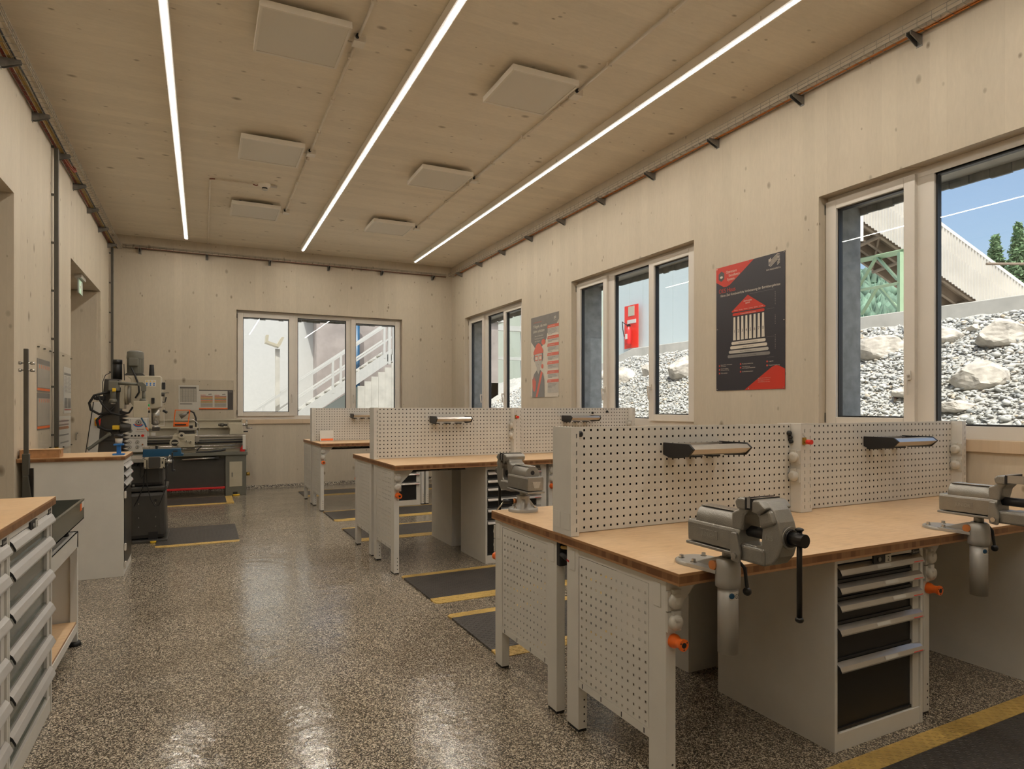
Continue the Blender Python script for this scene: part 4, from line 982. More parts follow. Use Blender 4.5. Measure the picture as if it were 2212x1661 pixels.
def post_mesh(my, key={}):
    if my in key: return key[my]
    ve = [.002]; hv = set(); 
    for k in range(12): ve += [.022+k*.0387, .022+k*.0387+.019]; hv.add(2*k+1)
    ve.append(.497); m = MB(my)
    m.perf((0, .080, 0), (1, 0, 0), (0, 0, 1), (0, -1, 0), [0, .029, .0335, .045], ve, {1}, hv, .0015)
    m.box(0, .0015, .0, .0785, .002, .497).box(.0435, .045, .012, .0785, .002, .497).box(0, .045, 0, .08, .4955, .497)
    for k in range(4): m.cyl((.018, .0802, .06+k*.105), (.018, .0812, .06+k*.105), .0045, n=8)
    key[my] = m.mesh('panel_post', 'grey'); return key[my]
def socket_mesh(key={}):
    # socket outlet with hinged round lid; faces -y, centre at origin
    if not key:
        key['b'] = MB().box(-.032, .032, -.012, 0, -.036, .036).box(-.014, .014, -.024, -.010, .022, .042).mesh('power_socket', 'socket')
        m = MB(); m.lathe((0, 0, 0), [(.029, -.012), (.030, -.022), (.026, -.030), (.010, -.033)], 20, 'y'); m.box(-.012, .012, -.0345, -.028, .006, .016)
        key['l'] = m.mesh('lid', 'socket')
    return key
def coupling_mesh(key={}):
    if not key:
        key['o'] = MB().lathe((0, 0, 0), [(.026, 0), (.026, -.010), (.018, -.028), (.018, -.042), (.022, -.050), (.022, -.058)], 18, 'y').mesh('air_coupling', 'orange')
        key['c'] = MB().lathe((0, 0, 0), [(.010, -.057), (.010, -.060)], 14, 'y').cyl((.014, -.0575, .008), (.014, -.0590, .008), .003, n=6).cyl((-.014, -.0575, .008), (-.014, -.0590, .008), .003, n=6).cyl((0, -.0575, -.016), (0, -.0590, -.016), .003, n=6).mesh('coupling_core', 'black')
    return key
def add_socket(par, loc, rz):
    k = socket_mesh(); o = link_mesh('power_socket', k['b'], par, loc, (0, 0, rz)); link_mesh('lid', k['l'], o)
def bench(row, x, y, T, my, D, rear, front, col, label, visible=True):
    """my=-1: user stands on the camera side; local y grows towards the user before mirroring"""
    root = thing('workbench', label, 'workbench', bw(x, y), BR, 'perforated-panel workbenches')
    L = BL_
    MB(my).box(.0, L-.001, .0005, D, -.045, 0).build('tabletop', 'top', root, .0015, loc=(0, 0, T))
    for i, (xa, xb) in enumerate(((.012, .058), (L-.058, L-.012))):
        for j, (a, b) in enumerate((rear, front)):
            m = MB(my); m.box(xa, xb, a, b, .012, T-.045)
            lg = m.build('leg', 'grey', root, .002)
            MB(my).box(xa+.002, xb-.002, a+.003, b-.003, 0, .012).build('foot', 'black', lg)
            m = MB(my); yy = b if j else a
            s_ = 1 if j else -1
            fy = (b+.0006) if j == 1 else (b+.0006)
            for k in range(4):
                m.cyl(((xa+xb)/2+.008, fy-.001, .045+k*.032), ((xa+xb)/2+.008, fy, .045+k*.032), .0045, n=8)
            m.build('hole', 'black', lg)
            if i == 0:
                mm = MB(my); mm.box(xa-.0025, xa, (a+b)/2-.022, (a+b)/2+.022, T-.15, T-.06); mm.build('cover_cap', 'grey', lg, .002)
    if col == 0:
        a, b = rear[1], front[0]; z0, z1 = .235, T-.078
        ue, hu = edges(13, (b-a)/2-6*.0372, .0372, .0105, .004, b-a-.004); n = int((z1-z0-.03)//.0378)+1; ve, hv = edges(n, .018, .0378, .0105, .002, z1-z0-.002)
        m = MB(my); m.perf((.0145, a, z0), (0, 1, 0), (0, 0, 1), (1, 0, 0), ue, ve, hu, hv, .0015); m.build('side_panel', 'grey', root)
        MB(my).box(.0135, .040, a, b, z1, T-.045).build('end_rail', 'grey', root, .001)
        lr = MB(my).box(.0135, .040, a, b, z0-.032, z0).build('end_rail', 'grey', root, .001)
        m = MB(my)
        for k in range(4): m.box(.0128, .0136, a+.03+k*(b-a-.06)/3-.003, a+.03+k*(b-a-.06)/3+.003, z0-.027, z0-.007)
        m.build('slot', 'black', lr)
    # gusset plates, back rail
    MB(my).prism([(.058, T-.046), (.20, T-.046), (.058, T-.19)], 'y', front[1]-.020, front[1]-.017).build('corner_bracket', 'grey', root)
    MB(my).prism([(L-.058, T-.046), (L-.20, T-.046), (L-.058, T-.19)], 'y', front[1]-.020, front[1]-.017).build('corner_bracket', 'grey', root)
    MB(my).box(.058, L-.058, rear[0]+.01, rear[0]+.035, T-.115, T-.046).build('cross_rail', 'grey', root)
    # wire basket with cables under the rear of the top
    m = MB(my)
    for yy, zz in ((.13, -.075), (.13, -.115), (.21, -.115), (.21, -.075)): m.cyl((.06, rear[1]+yy-.1, T+zz), (L-.06, rear[1]+yy-.1, T+zz), .003, n=5)
    for k in range(14): m.tube([(.08+k*.106, rear[1]+.03, T-.046), (.08+k*.106, rear[1]+.03, T-.115), (.08+k*.106, rear[1]+.11, T-.115), (.08+k*.106, rear[1]+.11, T-.075)], .0028, 4)
    m.build('cable_basket', 'zincdark', root)
    for k, (o, mt) in enumerate(((.05, 'cable'), (.072, 'cablebrown'), (.09, 'cable'))):
        pts = [(.07+t*.14, rear[1]+o+.006*sin(t*2+k), T-.105+.004*cos(t+k)) for t in range(11)]; MB(my).tube(pts, .008, 6).build('cable', mt, root)
    # panel posts, panel, sockets, valve
    for px, nm in ((0, 0), (L-.045, 1)):
        po = link_mesh('panel_post', post_mesh(my), root, (px, 0, T))
        if nm == 0 and col == 0: MB(my).box(-.0016, 0, .012, .070, .028, .105).build('cover_cap', 'grey', po, .006)
    pp_ = link_mesh('perforated_panel', perf_panel(my), root, (0, 0, T)); link_mesh('hole_shade_sheet', _pc[my, 1], pp_)
    for z in (.31, .205):
        add_socket(root, (L-.0452, my*.046, T+z), radians(-90))
    if my < 0:
        for z in (-.118, -.195): add_socket(root, (.042, -front[1], T+z), 0)
        k = coupling_mesh(); o = link_mesh('air_coupling', k['o'], root, (.046, -front[1], T-.268)); link_mesh('coupling_core', k['c'], o)
        if col == 0:
            v = MB().box(L-.034, L-.012, -.090, -.080, .380, .420).cyl((L-.022, -.088, .396), (L-.022, -.104, .396), .009, n=8).build('air_valve', 'brass', root, loc=(0, 0, T))
            MB().cyl((L-.022, -.102, .396), (L-.022, -.132, .396), .0135, n=16).build('valve_knob', 'red', v)
            MB().box(L-.03, L-.016, -.0815, -.0802, .432, .444).build('paper_tag', 'white', v)
    else:
        for z in (-.118, -.195): add_socket(root, (.040, front[1], T+z), radians(180))
        k = coupling_mesh(); o = link_mesh('air_coupling', k['o'], root, (.040, front[1], T-.268), (0, 0, pi)); link_mesh('coupling_core', k['c'], o)
    return root
RA, FA = (.027, .125), (.617, .715); RB, FB = (.066, .152), (.660, .748)
ROWS = [('nearest', 1.540, 2.560, .865, .800, .775), ('middle', 1.575, 6.168, .955, .785, .80), ('farthest', 1.630, 9.977, .951, .785, .735)]
for nm, x, y, T, DA, DB in ROWS:
    for col in (0, 1):
        e = 'left, aisle-side' if col == 0 else 'right, wall-side'
        bench(nm, x+col*BL_, y, T, -1, DA, RA, FA, col, '%s workbench on the camera side of the %s bench row' % (e, nm))
        bench(nm, x+col*BL_, y, T, 1, DB, RB, FB, col, '%s workbench on the far side of the %s bench row' % (e, nm))
# air hose and connector peeping out between the two nearest benches
m = thing('air_hose', 'yellow hose with red and black connector in the gap between the two nearest bench ends', 'hose', bw(1.565, 2.62, .75), BR)
MB().tube([(0, -.10, .055), (0, -.03, .045), (0, .05, .05), (.05, .10, .04)], .008, 8).build('hose', 'cableyellow', m)
MB().cyl((0, -.085, 0), (0, -.02, .012), .013, n=12).build('connector', 'black', m); MB().cyl((0, -.105, -.002), (0, -.085, 0), .014, n=12).build('red_ring', 'redpaint', m)
MB().box(-.012, .03, -.02, .07, -.045, .09).build('junction', 'black', m, .004)
# lamps clipped to the panels
def bench_lamp(x, y, T, label):
    r = thing('bench_lamp', label, 'lamp', bw(x, y, T), BR, 'slim lamps on the perforated panels')
    pr = [(-.020, .352), (-.020, .412), (-.205, .412), (-.238, .388), (-.200, .350), (-.06, .340)]
    for a, b in ((0, .012), (.372, .384)):
        e = MB().prism(pr, 'x', a, b).build('end_bracket', 'black', r, .002)
    MB().prism([(-.192, .405), (-.213, .405), (-.236, .387), (-.205, .362), (-.150, .358), (-.132, .378), (-.15, .405)], 'x', .012, .372).build('light_bar', 'alu', r, .001)
    MB().box(.012, .372, -.045, -.020, .400, .408).build('rear_rail', 'alu', r)
    MB().box(.014, .370, -.20, -.155, .3575, .3590).build('diffuser', 'white', r)
    for a in (.03, .15, .27): MB().box(a, a+.06, -.075, -.02, .335, .345).build('hook', 'black', r, .002)
    return r
for (nm, x, y, T, DA, DB), cols in zip(ROWS, ((0, 1), (0, 1), (0,))):
    for c in cols: bench_lamp(x+c*BL_+.578, y, T, 'black-ended panel lamp over the %s workbench of the %s row' % ('left' if c == 0 else 'right', nm))
# black plugs stuck in the panels
def plug(name, x, y, z, r, label, n=1):
    m = MB()
    for k in range(n): m.lathe((k*.006, 0, -k*.024), [(r*(1 if k == 0 else .75), 0), (r*(1 if k == 0 else .75), -.012), (r*.5, -.018)], 16, 'y')
    tag(m.build(name, 'black', loc=bw(x, y, z)), label, 'knob')
plug('round_knob', 1.627, 2.545, 1.328, .014, 'half-hidden black disc at the top left of the nearest panel')
plug('magnet_stack', 3.019, 2.545, 1.308, .014, 'stack of black round magnets at the right end of the nearest left panel', 3)
x, y, T = 1.575, 6.168, .955
plug('round_knob', x+BL_+1.19, y-.013, T+.452, .014, 'black disc high on the right panel of the middle row, beyond the lamp')
plug('round_knob', x+BL_+.99, y-.013, T+.438, .013, 'black disc touching the right end of the lamp on the middle row right panel')
# folding calendar on the far bench
c = thing('desk_calendar', 'white tent calendar with orange foot standing on the farthest bench', 'calendar', bw(1.73, 9.84, .951), BR)
MB().prism([(-.045, 0), (-.043, 0), (.0, .16), (-.003, .16)], 'x', 0, .20).prism([(.045, 0), (.043, 0), (.0, .16), (.003, .16)], 'x', 0, .20).build('card', 'white', c)
MB().prism([(-.0465, .012), (-.0455, .012), (-.0385, .042), (-.0395, .042)], 'x', .012, .19).build('orange_strip', 'orange', c)

# ================================================================== drawer cabinets
def cabinet(loc, rz, Wd, Dp, H, hz, label, dmat='drawer', hmat='alu', group='steel drawer cabinets', head=.06, big=False, door=False, number='2', body='grey', rev=False, plates=True):
    """front faces local -y at y=0; hz = top heights of the handles"""
    r = thing('drawer_cabinet', label, 'cabinet', loc, rz, group); s = -1 if rev else 1
    base = .075; top = hz[0]+.012; w = .018
    m = MB(s); m.box(0, w, 0, Dp, 0, H).box(Wd-w, Wd, 0, Dp, 0, H).box(w, Wd-w, Dp-.01, Dp, 0, H).box(w, Wd-w, 0, Dp-.01, top, H).box(w, Wd-w, .003, Dp-.01, 0, base)
    m.box(w, w+.012, .02, .06, base, top).box(Wd-w-.045, Wd-w, .008, .06, base, top)
    m.build('carcass', body, r, .0015)
    bot = [hz[i+1] for i in range(len(hz)-1)]+[base if not door else hz[-1]-.07]
    for i, z in enumerate(hz):
        zb = bot[i]+.004
        d = MB(s).box(w+.002, Wd-w-.047, .020, .030, zb, z+.002).box(w+.002, Wd-w-.047, .012, .022, zb, zb+.012).build('drawer', dmat, r, .001)
        hh, hp = (.034, .020) if not big else (.040, .019)
        pr = [(.018, z), (.010, z+.002), (-hp*.55, z-hh*.35), (-hp, z-hh*.85), (-hp, z-hh), (-hp+.006, z-hh), (-hp*.4, z-hh*.45), (.018, z-hh*.1)]
        if big: pr = [(.018, z+.006), (.004, z+.008), (-hp*.45, z-.006), (-hp, z-hh*.72), (-hp, z-hh*.85), (-hp*.85, z-hh*.98), (-hp*.78, z-hh*.95), (-hp*.3, z-.016), (.018, z-.010)]
        h = MB(s).prism(pr, 'x', w+.001, Wd-w-.001).build('handle', hmat, d)
        MB(s).prism([(a, b) for a, b in pr], 'x', w-.001, w+.001).build('handle_end', 'black', d)
        if not big and not rev:
            MB().add([(Wd*.84, -hp*.62, z-hh*.50), (Wd*.955, -hp*.62, z-hh*.50), (Wd*.955, -hp*.70, z-hh*.62), (Wd*.84, -hp*.70, z-hh*.62)], [(0,1,2,3)]) 
            q0 = MB(); q0.add([(Wd*.84, -hp*.945, z-hh*.74), (Wd*.95, -hp*.945, z-hh*.74), (Wd*.95, -hp*1.01, z-hh*.83), (Wd*.84, -hp*1.01, z-hh*.83)], [(3,2,1,0)]); q0.build('red_stripe', 'red', d)
            q0 = MB(); x0 = Wd*(.42+.18*((i*7) % 3)/2); q0.add([(x0, -hp*.70, z-hh*.40), (x0+.09, -hp*.70, z-hh*.40), (x0+.09, -hp*1.0, z-hh*.74), (x0, -hp*1.0, z-hh*.74)], [(3,2,1,0)]); q0.build('label', 'creamlight', d)
    if door:
        zt = hz[-1]-.075
        dd = MB(s).box(w+.002, Wd-w-.004, -.004, .006, base, zt).build('door', 'blackmetal', r, .001)
        MB(s).cyl((Wd-.03, -.004, zt-.02), (Wd-.03, -.03, zt-.02), .012, n=10).build('door_lock', 'zincdark', dd)
        for z in (zt-.03, zt-.48, base+.02): MB(s).box(.0, .035, -.018, -.003, z-.03, z+.03).build('hinge', 'white', dd, .003)
    if not rev and plates:
        lk = MB().box(Wd*.40, Wd*.40+.12, -.008, 0, H-.050, H-.012).build('lock_plate', 'black', r, .001)
        MB().cyl((Wd*.40+.035, -.008, H-.03), (Wd*.40+.035, -.013, H-.03), .010, n=12).build('lock', 'zinc', lk)
        MB().box(Wd*.40+.078, Wd*.40+.118, -.0095, -.0075, H-.048, H-.014).build('number_card', 'white', lk)
        MB().text(number, (Wd*.40+.098, -.0098, H-.042), (1, 0, 0), (0, 0, 1), .030, None, 'C').build('number', 'black', lk)
        npl = MB().box(Wd-.085, Wd-.03, -.002, 0, H-.035, H-.012).build('name_plate', 'black', r)
        MB().text('Garant', (Wd-.080, -.0022, H-.029), (1, 0, 0), (0, 0, 1), .016, .045).build('lettering', 'white', npl)
    return r
HZ1 = [.780, .703, .628, .527, .372]
HZ2 = [.862, .787, .712, .616, .514, .400]
cabinet(bw(2.418, 1.805), BR, .607, .667, .818, HZ1, 'five-drawer grey cabinet with number card under the nearest left workbench, camera side')
cabinet(bw(3.960, 1.805), BR, .607, .667, .818, HZ1, 'grey cabinet under the nearest right workbench, cut by the right edge of the picture')
cabinet(bw(2.440, 3.38), BR, .607, .667, .818, HZ1, 'grey cabinet behind the five-drawer one, on the far side of the nearest row', rev=True)
cabinet(bw(2.455, 5.445), BR, .607, .61, .905, HZ2, 'grey drawer cabinet behind the round-flanged vise, under the middle row on the camera side')
cabinet(bw(2.455, 6.925), BR, .607, .62, .905, HZ2, 'grey cabinet with plain side on the far side of the middle row', rev=True)
cabinet(bw(2.495, 9.25), BR, .607, .61, .90, [.86, .785, .71, .61, .48, .34], 'grey drawer cabinet under the farthest row, seen through the middle row')
# ---- cabinets on the left wall (fronts face the aisle)
LZ = [.945, .832, .675, .520, .365, .212]
def left_cab(y, Wd, Dp, xf, H, hz, label, **k): return cabinet((xf, y, 0), radians(90), Wd, Dp, H, hz, label, **k)
left_cab(2.975, .765, .70, -.652, .985, LZ, 'tall grey cabinet with broad silver handles at the lower left, farther one of the pair', dmat='drawersilver', hmat='aluwhite', big=True, number='5', body='greylight', group='left wall cabinets')
left_cab(2.205, .765, .70, -.652, .985, LZ, 'grey cabinet with silver handles cut by the lower left edge of the picture', dmat='drawersilver', hmat='aluwhite', big=True, number='4', body='greylight', group='left wall cabinets')
tag(MB().box(XL+.002, -.640, 1.2, 3.765, -.037, 0).build('worktop', 'top', loc=(0, 0, 1.023), bevel=.002), 'bamboo worktop on the two silver-handled cabinets at the lower left', 'worktop')
left_cab(6.441, .64, .70, -.613, 1.003, [.955, .880, .805], 'grey cabinet with plain broad side and three thin drawers, in front of the milling machine', hmat='aluwhite', door=True, body='grey', group='left wall cabinets', plates=False)
tag(MB().box(XL+.002, -.600, 6.425, 7.09, -.032, 0).build('worktop', 'top', loc=(0, 0, 1.036), bevel=.002), 'bamboo worktop on the cabinet in front of the milling machine', 'worktop')
b = thing('wooden_box', 'small open varnished wooden box on the worktop by the left wall', 'box', (-1.345, 6.46, 1.036))
MB().box(0, .27, 0, .012, 0, .062).box(0, .27, .15, .162, 0, .062).box(0, .012, .012, .15, 0, .062).box(.258, .27, .012, .15, 0, .062).box(.012, .258, .012, .15, 0, .01).build('case', 'woodbox', b, .001)
MB().box(-.002, .275, -.002, .165, .062, .070).build('lid', 'top', b, .001); MB().box(.270, .272, .03, .05, .03, .06).build('clasp', 'brass', b)
b = thing('loupe_stand', 'small blue stand with glass and black cap on the worktop beside the mill', 'instrument', (-.665, 6.60, 1.036))
MB().box(-.045, .045, -.04, .04, 0, .014).box(-.016, .016, -.016, .016, .014, .085).box(-.038, .038, -.034, .034, .085, .10).build('stand', 'bluebright', b, .003)
MB().cyl((0, 0, .10), (0, 0, .152), .026, .030, 16).build('glass_body', 'white', b); MB().cyl((0, 0, .15), (0, 0, .182), .036, .034, 16).build('cap', 'black', b)
# ---- stainless tray on grey stand
t = thing('equipment_stand', 'light grey steel stand with wooden lower shelf beside the left cabinets', 'stand', (0, 0, 0))
x0, x1, y0, y1 = -1.33, -.69, 3.80, 4.72
for x in (x0, x1-.035):
    for y in (y0, y1-.035): 
        lg = MB().box(x, x+.035, y, y+.035, .025, .64).build('leg', 'greylight', t, .001); MB().cyl((x+.017, y+.017, 0), (x+.017, y+.017, .025), .04, .03, 14).build('foot', 'black', lg)
MB().box(x0, x1, y0, y0+.03, .60, .693).box(x0, x1, y1-.03, y1, .60, .693).box(x0, x0+.03, y0, y1, .60, .693).box(x1-.004, x1, y0, y1, .60, .693).box(x0, x1, y0, y1, .689, .693).build('top_frame', 'greylight', t)
MB().box(x0+.01, x1-.04, y1-.012, y1-.008, .09, .60).build('end_sheet', 'grey', t)
MB().box(x0, x1-.001, y0, y1, .085, .132).build('lower_rail', 'greylight', t, .001); MB().box(x0+.005, x1-.006, y0+.005, y1-.03, .132, .146).build('shelf_board', 'top', t)
t = thing('steel_tray', 'deep stainless-steel tray with orange sticker resting on the grey stand', 'tray', (0, 0, 0))
x0, x1, y0, y1 = -1.34, -.662, 3.80, 4.735
m = MB(); w = .004
m.box(x1-w, x1, y0, y1, .768, .886).box(x0, x0+w, y0, y1, .768, .886).box(x0, x1, y0, y0+w, .768, .886).box(x0, x1, y1-w, y1, .768, .886).box(x0, x1, y0, y1, .768, .774).box(x1-.012, x1+.003, y0, y1, .884, .889).build('tray', 'drawersilver', t)
for x in (x0+.08, x1-.08):
    for y in (y0+.15, y1-.18): MB().cyl((x, y, .693), (x, y, .768), .03, .022, 14).build('rubber_buffer', 'black', t)
MB().box(x1+.0003, x1+.001, y1-.14, y1-.085, .83, .872).build('orange_sticker', 'orange', t); MB().box(x1+.0003, x1+.001, y1-.084, y1-.012, .84, .878).build('white_sticker', 'white', t)
t = thing('clamp_mast', 'upright square steel mast with two bolts rising behind the left cabinets', 'mast', (-.886, 4.40, .774))
MB().box(-.0105, .0105, -.0105, .0105, .0, 1.005).build('bar', 'zincdark', t, .002)
MB().prism([(-.06, 0), (.03, 0), (.03, .16), (.014, .30), (-.014, .30), (-.016, .18), (-.06, .14)], 'y', -.02, .02).build('base', 'zincdark', t, .004)
MB().box(.016, .034, -.012, .012, .1, .34).build('stop_plate', 'blackmetal', t, .002); MB().box(-.016, .016, -.016, .016, .30, .42).build('collar', 'zincdark', t, .003)
for z in (.885, .925):
    MB().cyl((-.030, 0, z), (.034, 0, z), .0045, n=8).cyl((-.034, 0, z), (-.022, 0, z), .009, n=6).cyl((.020, 0, z), (.040, 0, z), .0085, n=6).build('bolt', 'steel', t)

# ================================================================== vises
def vise(x, y, T, rz, label, lift=True, gap=0):
    """pivot at the origin, jaws towards -y; z relative to the table top"""
    r = thing('bench_vise', label, 'vise', bw(x, y, T), BR+rz, 'bench vises'); up = 0 if lift else .030
    B = lambda m, n_, mt='castiron', bv=.004, par=r, sg=3: m.build(n_, mt, par, bv, sg)
    if lift:
        m = MB(); m.cyl((0, 0, -.277), (0, 0, -.02), .0355, n=28)
        tb = B(m, 'lift_tube', 'castgrey', 0)
        m = MB(); m.lathe((0, 0, 0), [(.036, -.048), (.043, -.044), (.044, -.02), (.044, .02), (.040, .05), (.030, .058)], 28); B(m, 'collar', 'castgrey', 0)
        m = MB(); m.lathe((.022, .170, 0), [(.085, .0), (.086, .010), (.080, .014)], 32)
        m.prism([(-.060, .150), (.105, .150), (.045, .015), (-.045, .015)], 'z', .0, .013)
        pl = B(m, 'mounting_flange', 'castgrey', 0)
        B(MB().prism([(.02, .0), (.02, .050), (.05, .050), (.155, .012), (.155, .0)], 'x', -.016, .016), 'rib', 'castgrey', .006, pl)
        m = MB()
        for bx_, by in ((-.022, .215), (.075, .20), (-.03, .14)): m.cyl((bx_, by, .013), (bx_, by, .016), .012, n=14).cyl((bx_, by, .016), (bx_, by, .026), .0085, n=6, smooth=False)
        m.build('bolt', 'steel', pl)
        m = MB().cyl((-.046, .03, .028), (-.030, .03, .028), .017, n=18); m.build('copper_cap', 'copper', r)
        m = MB(); m.tube([(.030, -.02, .045), (.050, -.030, .02), (.052, -.038, -.045)], .0065, 8); lv = m.build('clamp_lever', 'black', r); MB().sphere((.052, -.039, -.060), .015, 14).build('ball_knob', 'black', lv)
        st_ = MB(); 
        for k in range(7): 
            a0, a1 = radians(-126+k*9.5), radians(-116.5+k*9.5); R_ = .0359
            st_.add([(R_*cos(a0), R_*sin(a0), -.085), (R_*cos(a1), R_*sin(a1), -.085), (R_*cos(a1), R_*sin(a1), -.055), (R_*cos(a0), R_*sin(a0), -.055)], [(0,1,2,3)])
        so_ = st_.build('sticker', 'white', tb)
        m = MB(); m.T = Matrix.Rotation(radians(-24), 4, 'Z'); m.lathe((0, -.0362, -.070), [(.0105, 0), (.0105, -.0004), (.006, -.0006)], 8, 'y'); m.build('sticker_emblem', 'blue', tb)
        ms = MB(); ms.T = Matrix.Rotation(radians(8), 4, 'Z'); ms.text('GS', (-.008, -.0364, -.080), (1, 0, 0), (0, 0, 1), .024, .020); ms.build('sticker_letters', 'black', tb)
    else:
        m = MB(); m.lathe((0, 0, 0), [(.084, .0), (.085, .016), (.080, .020), (.046, .024), (.036, .05), (.034, .075), (.040, .088), (.028, .092)], 32); fl = B(m, 'mounting_flange', 'castgrey', 0)
        for a in (0, 120, 240): B(MB().prism([(.02, .018), (.075, .018), (.030, .075), (.02, .075)], 'y', -.010, .010), 'rib', 'castgrey', .003, fl).rotation_euler = (0, 0, radians(a+60))
        m = MB()
        for a in (20, 140, 200, 300): m.cyl((.067*cos(radians(a)), .067*sin(radians(a)), .018), (.067*cos(radians(a)), .067*sin(radians(a)), .022), .011, n=12).cyl((.067*cos(radians(a)), .067*sin(radians(a)), .022), (.067*cos(radians(a)), .067*sin(radians(a)), .030), .008, n=6, smooth=False)
        m.build('bolt', 'steel', fl)
        MB().cyl((.030, -.03, .055), (.046, -.035, .055), .014, n=14).build('copper_cap', 'copper', r)
        lv = MB().cyl((.046, -.036, .055), (.098, -.060, .052), .013, n=12).build('clamp_lever', 'black', r); MB().cyl((.095, -.060, .05), (.125, -.085, .0), .004, n=8).build('lever_rod', 'steel', lv)
    MB().cyl((0, 0, .05), (0, 0, .095+up), .020, n=20).build('swivel_pin', 'castiron', r)
    z = up
    # fixed body: rear housing with lower plate, top slide, rear jaw
    body = B(MB().prism([(-.048, .100+z), (.048, .100+z), (.050, .165+z), (.046, .176+z), (-.046, .176+z), (-.050, .165+z)], 'y', -.100, .150), 'fixed_body')
    B(MB().box(-.054, .054, -.100, .155, .085+z, .096+z), 'body_plate', 'castiron', .003)
    B(MB().prism([(-.046, -.155), (-.046, -.08), (-.058, -.08), (-.058, -.135)], 'z', .08+z, .165+z), 'side_lug', 'castiron', .006) if False else None
    m = MB(); pr = [(-.044, .172+z)]+[(.044*cos(radians(180-a)), .182+z+.050*sin(radians(a))) for a in range(0, 181, 15)]+[(.044, .172+z)]
    pr = [(x_, min(z_, .230+z)) for x_, z_ in pr]
    m.prism(pr, 'y', -.095, .112, True); sl_ = B(m, 'top_slide', 'castiron', .002)
    B(MB().box(-.024, .024, -.060, .108, .229+z, .232+z), 'machined_face', 'steel', .001)
    B(MB().prism([(-.062, .172+z), (-.06, .23+z), (-.092, .245+z), (-.098, .280+z), (-.112, .284+z), (-.136, .284+z), (-.136, .245+z), (-.118, .225+z), (-.105, .172+z)], 'x', -.046, .046), 'rear_jaw_arm', 'castiron', .008)
    B(MB().prism([(-.098, .248+z), (-.090, .272+z), (-.104, .286+z), (-.136, .286+z), (-.136, .246+z)], 'x', -.0625, .0625), 'rear_jaw', 'castiron', .007)
    for a, b in ((-.1365, -.145), (-.1615-gap, -.170-gap)): MB().box(-.0625, .0625, b, a, .250+z, .290+z).build('jaw_plate', 'black', r, .0008); MB().box(-.0625, .0625, b, a, .2885+z, .2905+z).build('jaw_plate_top', 'steel', r)
    MB().box(-.064, -.0625, -.160-gap, -.147, .256+z, .291+z).build('jaw_guide', 'steel', r)
    g = -gap
    # moving jaw: C-shaped casting
    P_ = [(-.170, .284), (-.205, .282), (-.232, .258), (-.252, .222), (-.262, .185), (-.262, .150), (-.250, .112), (-.225, .083), (-.190, .070), (-.100, .072), (-.082, .080), (-.080, .122), (-.092, .132), (-.160, .132), (-.180, .142), (-.184, .196), (-.176, .222), (-.160, .232), (-.158, .250)]
    mj = MB(); 
    hull = [(a+g, b+z) for a, b in P_]
    # build as strips so that the waist of the jaw narrows towards the spindle nose
    mj.prism(hull, 'x', -.038, .038); mo = B(mj, 'moving_jaw', 'castiron', .010)
    B(MB().prism([(-.160+g, .244+z), (-.160+g, .286+z), (-.195+g, .286+z), (-.222+g, .262+z), (-.190+g, .240+z)], 'x', -.0625, .0625), 'jaw_head', 'castiron', .008)
    B(MB().prism([(-.176+g, .236+z), (-.225+g, .262+z), (-.246+g, .215+z), (-.184+g, .190+z)], 'x', -.050, .050), 'jaw_shoulder', 'castiron', .012)
    B(MB().box(-.046, .046, -.20+g, -.070, .072+z, .128+z), 'guide_bar', 'castiron', .010)
    MB().cyl((0, -.262+g, .172+z), (0, -.262-.004+g, .172+z), .036, n=24).build('spindle_boss', 'castiron', mo)
    MB().cyl((0, -.06, .168+z), (0, -.19+g, .168+z), .019, n=18).build('screw', 'black', r)
    sp_ = MB().cyl((0, -.262+g, .172+z), (0, -.272+g, .172+z), .030, .028, 22).cyl((0, -.272+g, .172+z), (0, -.320+g, .172+z), .0215, n=22).build('spindle_head', 'blackmetal', r, .001)
    hb = MB().cyl((0, -.298+g, .205+z), (0, -.298+g, -.070+z), .0085, n=14).build('handle_bar', 'blackmetal', r)
    m = MB(); m.sphere((0, -.298+g, -.076+z), .0135, 12, .75).sphere((0, -.298+g, .205+z), .0135, 12, .5); m.build('bar_end', 'blackmetal', hb)
    # clamp lug with bolt
    B(MB().prism([(-.095, .165+z), (-.070, .165+z), (-.066, .10+z), (-.072, .068+z), (-.105, .064+z), (-.112, .10+z)], 'x', -.060, -.046), 'lug', 'castiron', .005)
    MB().cyl((-.060, -.090, .088+z), (-.067, -.090, .088+z), .011, n=6, smooth=False).build('lug_bolt', 'steel', r)
    B(MB().box(-.0505, -.0495, .0, .085, .122+z, .152+z), 'badge_recess', 'castiron', .0005)
    MB().text('JUNIOR', (-.0506, .078, .128+z), (0, -1, 0), (0, 0, 1), .022, .068, 'L', .0012).build('raised_letters', 'castgrey', body)
    MB().text('125', (-.0384, -.200+g, .160+z), (0, -1, 0), (0, 0, 1), .022, .030, 'L', .0012).build('raised_letters', 'castgrey', mo)
    # rear face details
    rear = MB().cyl((0, .112, .196+z), (0, .1135, .196+z), .012, n=14).build('spindle_end', 'black', sl_)
    MB().prism([(-.030, .150+z), (.022, .150+z), (.012, .115+z), (-.018, .115+z)], 'y', .150, .152).build('rear_recess', 'steel', body)
    return r
vise(1.700, 1.690, .865, 0, 'silver vise on a long lift tube at the left corner of the nearest workbench, front')
vise(3.258, 1.690, .865, 0, 'silver vise on a lift tube at the right edge of the picture', True, .05)
vise(1.695, 3.240, .865, pi, 'silver vise on a round flange, seen from behind beside the nearest panel ends', False, .012)

